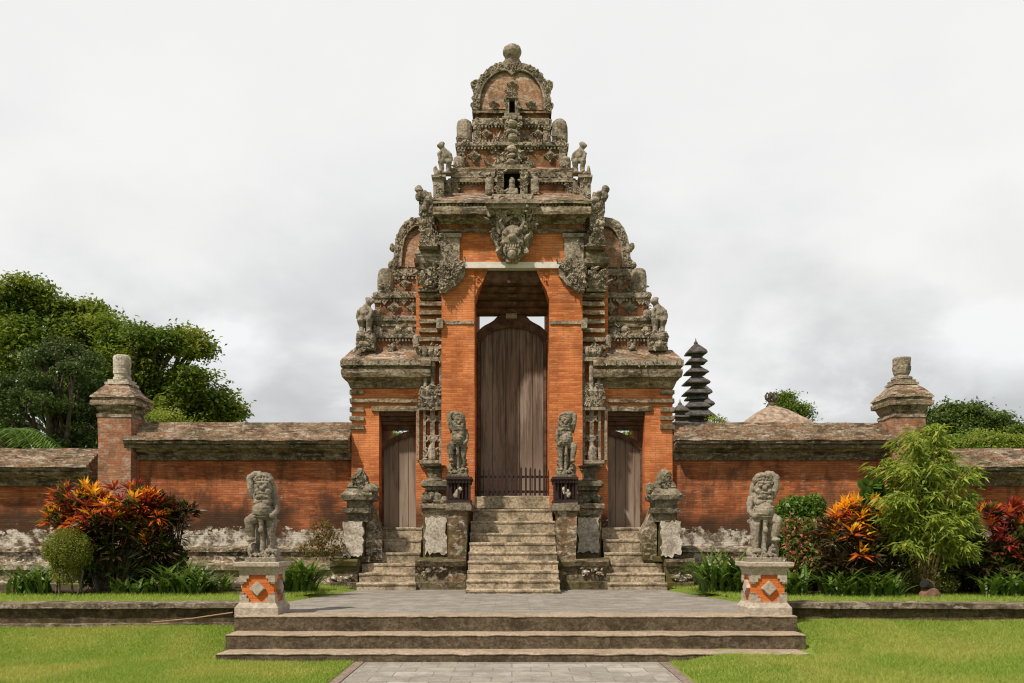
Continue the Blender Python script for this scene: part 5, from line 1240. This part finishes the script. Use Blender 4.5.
# ------------------------------------------------------------------ garden plants
GZ = .075
def rosette_leaves(c, n, ln, wd, tilt, rg, updir=np.array([0, 0, 1.0])):
    a = rg.uniform(0, 6.28, n) ; el = rg.uniform(tilt[0], tilt[1], n)
    dirs = np.stack([np.cos(a) * np.cos(el), np.sin(a) * np.cos(el), np.sin(el)], 1) + (updir - np.array([0, 0, 1])) * .8
    base = np.repeat(np.array(c).reshape(1, 3), n, 0) + rg.normal(size=(n, 3)) * .012
    L_ = rg.uniform(.75, 1.2, n) * ln
    return base, dirs, L_, rg.uniform(.8, 1.2, n) * wd
def croton(name, label, px, d, lobes, nros, pal, seed, ln=.24, wd=.05, low=None, high=None, group=None, stems=6):
    """pal: list of (weight, [material for inner leaves, material for outer leaves])"""
    rg = np.random.default_rng(seed); t_ = thing(name, label, 'croton shrub', (X(px, d), d, GZ), group)
    B, D, LL, W, MI, mats = [], [], [], [], [], []
    def mid(m):
        if m not in mats: mats.append(m)
        return mats.index(m)
    st = MB(); tot = sum(r[2] * r[3] for r in lobes); zlo, zhi = Z(max(r[1] + r[3] for r in lobes), d), Z(min(r[1] - r[3] for r in lobes), d)
    for (bx, by, rx, rz) in lobes:
        c = np.array([X(bx, d), d, Z(by, d)]); r = np.array([hp(rx, d), hp(rx, d) * .85, hp(rz, d)])
        for k in range(max(3, int(nros * rx * rz / tot))):
            v = rg.normal(size=3); v /= np.linalg.norm(v); v[1] = -abs(v[1]) if rg.random() < .75 else v[1]
            if v[2] < -.5: v[2] *= -.5
            p = c + v * r * rg.uniform(.75, 1.0); h = (p[2] - zlo) / (zhi - zlo)
            q = rg.random() * sum(w for w, *_ in pal)
            for w, a_, b_ in pal:
                q -= w
                if q <= 0: break
            if low and h < rg.uniform(.22, .66): a_, b_ = low
            elif high and h > rg.uniform(.66, 1.08): a_, b_ = high[int(rg.integers(0, len(high)))]
            up = np.array([0, 0, 1.0]) + v * .7
            x = rosette_leaves(p, int(rg.integers(7, 11)), ln, wd, (.45, 1.3), rg, up); B.append(x[0]); D.append(x[1]); LL.append(x[2] * .85); W.append(x[3]); MI += [mid(a_)] * len(x[0])
            x = rosette_leaves(p - np.array([0, 0, .05]), int(rg.integers(9, 14)), ln, wd * 1.1, (-.5, .5), rg, up); B.append(x[0]); D.append(x[1]); LL.append(x[2]); W.append(x[3]); MI += [mid(b_)] * len(x[0])
            if k % 3 == 0: st.tube([(X(px, d) + (p[0] - X(px, d)) * .25, d + rg.uniform(-.1, .15), GZ - .05), tuple((p + np.array([X(px, d), d, GZ])) / 2 + np.array([0, 0, .1])), tuple(p)], [.022, .016, .009], 6)
    N = sum(len(x) for x in B)
    v = kites(np.concatenate(B), np.concatenate(D), np.concatenate(LL), np.concatenate(W), rg.normal(size=(N, 3)) * .35 + np.array([0, -.3, 1.0]), .12)
    fast_mesh('foliage', v, 4, mats, MI, t_); st.build('stems', M['bark'], t_, jit=.008)
    return t_
Y, O, RD, PK, DK, GN = (L[k] for k in ('c_yellow', 'c_orange', 'c_red', 'c_pink', 'c_dark', 'c_green'))
croton('croton_shrub', 'large croton shrub with orange, yellow and red leaf tufts beside the round clipped bush', 110, 14.1,
       [(85, 506, 30, 20), (120, 503, 36, 17), (148, 512, 22, 20), (70, 518, 20, 18), (110, 525, 45, 20), (128, 545, 38, 26), (150, 545, 20, 26), (100, 545, 30, 22)], 250,
       [(3, Y, O), (3, O, O), (2.2, O, RD), (1.6, RD, DK), (1.6, GN, DK), (1.2, Y, GN), (.5, PK, RD)], 31, .26, .044, low=(GN, DK), high=[(Y, O), (Y, O), (Y, GN), (O, RD)])
croton('croton_shrub', 'sparse purple-brown leaved croton right of the large orange croton', 172, 14.3, [(165, 510, 14, 16), (182, 512, 12, 14), (172, 530, 14, 18), (160, 548, 14, 14)], 46, [(3, DK, DK), (1, RD, DK), (1, GN, DK), (.6, O, DK)], 32, .24, .035, low=(DK, DK))
croton('croton_shrub', 'tall croton with yellow and orange tufts over dark purple leaves, left of the bamboo shrub', 852, 13.6,
       [(852, 516, 20, 13), (864, 508, 14, 13), (838, 526, 14, 12), (850, 545, 30, 30), (880, 555, 18, 26), (845, 565, 22, 18)], 84, [(1.1, Y, O), (.9, O, RD), (3, GN, DK), (2, DK, DK)], 33, .27, .045, low=(DK, DK), high=[(Y, O), (Y, Y)])
croton('croton_shrub', 'croton with red and orange tufts at the right edge of the picture', 1003, 13.7,
       [(985, 525, 14, 18), (1010, 520, 16, 18), (1003, 540, 26, 16), (1030, 530, 16, 24), (1000, 562, 32, 24), (1025, 565, 24, 22), (978, 560, 18, 22)], 95, [(1.6, RD, RD), (.8, O, RD), (.4, Y, O), (2.4, DK, DK), (1.6, GN, DK)], 34, .26, .046, low=(GN, DK), high=[(RD, RD), (O, RD)])

def bush(name, label, px, d, lobes, n, lsize, mats, seed, cat='bush', stems=True, asp=.45, updir=.3):
    rg = np.random.default_rng(seed); t_ = thing(name, label, cat, (X(px, d), d, GZ))
    tot = sum(q[2] * q[3] for q in lobes); P_ = []; mi = []
    for j, (bx, by, rx, rz) in enumerate(lobes):
        m = int(n * rx * rz / tot); v = unit(rg.normal(size=(m, 3))); rad = rg.uniform(.5, 1.03, (m, 1)) ** .5
        wob = np.array([1 + .22 * noise.noise(Vector(tuple(a * 3.0)) + Vector((bx * .1, by * .1, 0))) for a in v]).reshape(-1, 1)
        P_.append(np.array([X(bx, d), d, Z(by, d)]) + v * rad * wob * np.array([hp(rx, d), hp(rx, d) * .85, hp(rz, d)])); mi.append(rg.integers(0, len(mats), m))
    p = np.concatenate(P_); N = len(p); dirs = rg.normal(size=(N, 3)) + np.array([0, -.3, updir])
    fast_mesh('foliage', kites(p, dirs, rg.uniform(.7, 1.3, N) * lsize, rg.uniform(.8, 1.2, N) * lsize * asp), 4, mats, np.concatenate(mi), t_)
    if stems:
        b = MB()
        for k in range(5):
            bx, by, rx, rz = lobes[int(rg.integers(0, len(lobes)))]; x0 = X(px, d) + rg.uniform(-.2, .2)
            b.tube([(x0, d + rg.uniform(-.15, .15), GZ - .05), (x0 + rg.uniform(-.05, .05), d, (GZ + Z(by, d)) / 2), (X(bx, d) + rg.uniform(-.1, .1), d, Z(by, d))], [.02, .017, .01], 6)
        b.build('stems', M['bark'], t_)
    return t_
bush('clipped_bush', 'round olive-green clipped bush on thin stems in front of the lower left wall', 68, 13.4, [(68, 549, 23.5, 21.5), (68, 553, 22, 18), (66, 572, 15, 12)], 11500, .04, [L['ball']], 41, updir=.5, asp=.35)
bush('green_bush', 'tall fresh green leafy bush behind the right statue', 800, 14.6, [(795, 510, 18, 13), (812, 508, 14, 12), (785, 520, 14, 14), (805, 525, 22, 14), (780, 540, 12, 16)], 4200, .10, [L['bush'], L['bush'], L['lily']], 42)
bush('pink_tipped_bush', 'bush with pinkish young leaves before the fresh green bush, near the right statue', 820, 13.9, [(800, 545, 16, 14), (818, 530, 18, 12), (830, 545, 18, 14), (810, 560, 24, 14), (792, 528, 10, 12)], 3400, .085, [L['pinkish'], L['bush'], L['c_green'], L['lily'], L['bush'], L['c_dark'], L['pinkish']], 43)
bush('dark_bush', 'low dark leafy bush filling the shade between pink-tipped bush and yellow croton', 830, 14.4, [(815, 575, 26, 16), (840, 575, 20, 14), (795, 575, 20, 14), (865, 570, 22, 20)], 3000, .12, [L['c_dark'], L['lily']], 44)
bush('broad_leaf_bush', 'broad-leaved green plant behind the bamboo shrub, beside the yellow croton', 884, 14.0, [(878, 505, 10, 16), (890, 520, 12, 16), (880, 535, 12, 14), (872, 492, 8, 10)], 420, .22, [L['bush'], L['lily']], 45, asp=.7)
bush('dark_bush', 'dark shaded bush behind the garden spotlight and right of the bamboo shrub', 960, 14.3, [(955, 560, 20, 26), (975, 575, 20, 16), (940, 575, 18, 14), (962, 535, 16, 20)], 2600, .14, [L['c_dark'], L['lily']], 46)
bush('leafy_bush', 'light green leafy bush low at the right edge under the red croton', 1012, 13.5, [(1010, 575, 14, 14), (1024, 565, 14, 18), (1018, 545, 12, 14), (1030, 585, 14, 10)], 900, .15, [L['bush'], L['c_green']], 47)
bush('moss_mound', 'small mossy mound at the foot of the bamboo shrub', 925, 13.55, [(922, 572, 20, 22), (935, 583, 22, 12), (912, 583, 14, 10)], 5200, .045, [L['ground']], 48, 'mound', False)
bush('dark_bush', 'dark shrub low between the large croton and the clipped bush', 115, 14.35, [(118, 568, 34, 20), (145, 565, 24, 20), (95, 572, 20, 14), (170, 560, 16, 18)], 3000, .13, [L['c_dark'], L['lily']], 49)
bush('climbing_weed', 'dry brownish weeds growing at the wall foot left of the left corner pedestal', 320, 16.0, [(322, 532, 10, 14), (330, 545, 14, 12), (312, 550, 14, 8)], 900, .07, [L['ground'], leaf_mat('dry_weeds', (.16, .085, .025), (.22, .13, .04), .3)], 50, 'weeds', False)

def lily(label, px, d, n, ln, spread, seed, mats=None, hspread=None, group='strap-leaved plants in the garden beds'):
    rg = np.random.default_rng(seed); t_ = thing('strap_leaf_plant', label, 'plant', (X(px, d), d, GZ), group)
    vs = []; cx = X(px, d); hs = hspread or spread
    for k in range(n):
        bx, by = cx + rg.uniform(-1, 1) * hs, d + rg.uniform(-1, 1) * spread * .6; a = rg.uniform(0, 6.28); l_ = ln * rg.uniform(.65, 1.15); w_ = rg.uniform(.022, .042)
        e0 = rg.uniform(1.0, 1.5); dirh = np.array([math.cos(a), math.sin(a), 0]); sd = np.array([-math.sin(a), math.cos(a), 0]); p = np.array([bx, by, GZ - .02]); el = e0; pr = []
        S = 6
        for q in range(S + 1):
            u = q / S; ww = w_ * (1 - u ** 2.2) * (.7 + .6 * u if u < .5 else 1); pr.append((p - sd * ww, p + sd * ww)); p = p + (dirh * math.cos(el) + np.array([0, 0, math.sin(el)])) * l_ / S; el -= rg.uniform(.14, .36)
        for q in range(S): vs += [pr[q][0], pr[q][1], pr[q + 1][1], pr[q + 1][0]]
    fast_mesh('leaves', np.array(vs), 4, mats or [L['lily']], None, t_)
lily('strap-leaved green plant left of the clipped bush at the wall foot', 30, 13.6, 90, .72, .28, 61)
lily('dark strap-leaved plant right of the large orange croton', 183, 13.7, 130, .78, .32, 62)
lily('bright green strap-leaved clump right of the left guardian statue', 298, 14.2, 170, .88, .28, 63)
lily('green strap-leaved clump left of the right guardian statue', 722, 14.3, 190, 1.0, .36, 64, [L['lily'], ])
lily('strap-leaved plant right beside the right pedestal', 790, 13.4, 60, .7, .25, 65)
lily('strap-leaved row under the yellow and orange croton', 862, 13.2, 150, .66, .22, 66, None, .6)
lily('strap-leaved plant at the right edge under the red croton', 1008, 13.2, 90, .66, .3, 67, None, .45)
lily('short dark strap-leaved tuft under the large orange croton', 140, 13.7, 60, .45, .25, 68, None, .4)
lily('short green tuft behind the left pedestal', 218, 14.0, 50, .45, .25, 69)

# tall drooping bamboo-like shrub
d = 13.5; cx = X(925, d); rg = np.random.default_rng(77)
t_ = thing('bamboo_shrub', 'tall drooping yellow-green bamboo shrub in front of the right pillar', 'bamboo', (cx, d, GZ))
st = MB(); B, D = [], []
tips = [(925, 432), (905, 440), (940, 445), (890, 470), (900, 455), (955, 470), (915, 460), (935, 470), (880, 500), (965, 500), (895, 500), (950, 510), (920, 495), (968, 520), (876, 520), (905, 530), (940, 535), (925, 520), (960, 545), (885, 545)]
for (tx, ty) in tips * 5:
    tx += rg.uniform(-8, 8); ty += rg.uniform(-6, 12)
    e = np.array([X(tx, d), d + rg.uniform(-.55, .45), Z(ty, d)]); s0 = np.array([cx + rg.uniform(-.12, .12), d + rg.uniform(-.1, .1), GZ])
    m_ = np.array([s0[0] * .55 + e[0] * .45, (s0[1] + e[1]) / 2, e[2] * .85 + .25])
    pts = [(1 - u) ** 2 * s0 + 2 * u * (1 - u) * m_ + u * u * e for u in np.linspace(0, 1, 12)]
    st.tube([tuple(p) for p in pts], [.012 - .0007 * q for q in range(12)], 5)
    for q in range(5, 12):
        for k in range(14):
            a = rg.uniform(0, 6.28); B.append(pts[q] + rg.normal(size=3) * np.array([.05, .05, .04])); o_ = pts[q] - np.array([cx, d, pts[q][2]])
            D.append(np.array([math.cos(a), math.sin(a), rg.uniform(-1.0, .55)]) + o_ * 1.0)
N = len(B); fast_mesh('foliage', kites(np.array(B), np.array(D), rg.uniform(.11, .23, N), rg.uniform(.024, .042, N), None, .22), 4, [L['bamboo'], L['bamboo'], L['bush']], rg.integers(0, 3, N) if False else np.where(rg.random(N) < .86, 0, 2), t_)
st.build('stems', M['bamboo'], t_)

# garden spotlight
d = 13.0; cx = X(928, d); t_ = thing('garden_spotlight', 'small black garden spotlight on a brown base below the bamboo shrub', 'spotlight', (cx, d, GZ))
b = MB(); b.lathe(cx + .02, d, [(.17, GZ - .03), (.16, GZ + .05), (.12, GZ + .11), (.04, GZ + .14)], 14, 0, .7); b.build('base', M['brownclay'], t_, jit=.015, freq=9)
b = MB(); q0 = Vector((cx - .02, d - .02, GZ + .17)); ax = Vector((-.75, -.35, .35)).normalized()
b.tube([tuple(q0 + ax * k) for k in (-.09, -.08, 0, .07, .1)], [.03, .055, .06, .07, .072], 14); b.build('lamp_head', M['black'], t_)
b = MB(); b.tube([(cx + .1, d, GZ + .1), (cx + .08, d, GZ + .2), (cx - .02, d, GZ + .27), (cx - .05, d, GZ + .24)], .012, 6); b.build('bracket', M['brownclay'], t_)

# ------------------------------------------------------------------ grass blades
def blades(name, n, sampler, zf, h, mat, label):
    x, y = sampler(n); z = zf(x, y); ok = np.isfinite(z); x, y, z = x[ok], y[ok], z[ok]; n = len(x)
    a = RNG.uniform(0, 6.28, n); w_ = RNG.uniform(.003, .006, n); hh = h * RNG.uniform(.5, 1.25, n)
    base = np.stack([x, y, z], 1); sd = np.stack([np.cos(a), np.sin(a), np.zeros(n)], 1) * w_[:, None]
    tip = base + np.stack([RNG.normal(0, .6, n) * hh, RNG.normal(0, .6, n) * hh, hh], 1)
    o = fast_mesh(name, np.stack([base - sd, base + sd, tip], 1).reshape(-1, 3), 3, [mat], None, None, (float(x.mean()), float(y.mean()), -.4))
    o['kind'] = 'stuff'; o['label'] = label; return o
def samp(n):
    y = 7.6 + 3.6 * RNG.random(n) ** .9; x = (RNG.random(n) * 2 - 1) * (y * .66); return x, y
def zlow(x, y):
    z = lawn_z(x, y) - .004
    bad = (abs(x + .005) < 1.85) & (y < 9.74)
    bad |= (x > TX0 - .02) & (x < TX1 + .03) & (y > 9.69)
    return np.where(bad, np.nan, z)
blades('grass', 330000, samp, zlow, .035, L['grass'], 'short mown green grass of the lower lawn')
def samp2(n):
    y = 11.72 + 3.9 * RNG.random(n); x = (RNG.random(n) * 2 - 1) * 10.5; return x, y
def zup(x, y):
    e = edge_x(y); a = abs(x); z = np.full(len(x), .058)
    bad = (a < e + .03) | ((a > 4.0) & (y > 13.9)) | (a > y * .67)
    return np.where(bad, np.nan, z)
blades('grass', 110000, samp2, zup, .05, L['grass_up'], 'short green grass of the upper lawn strips below the walls')
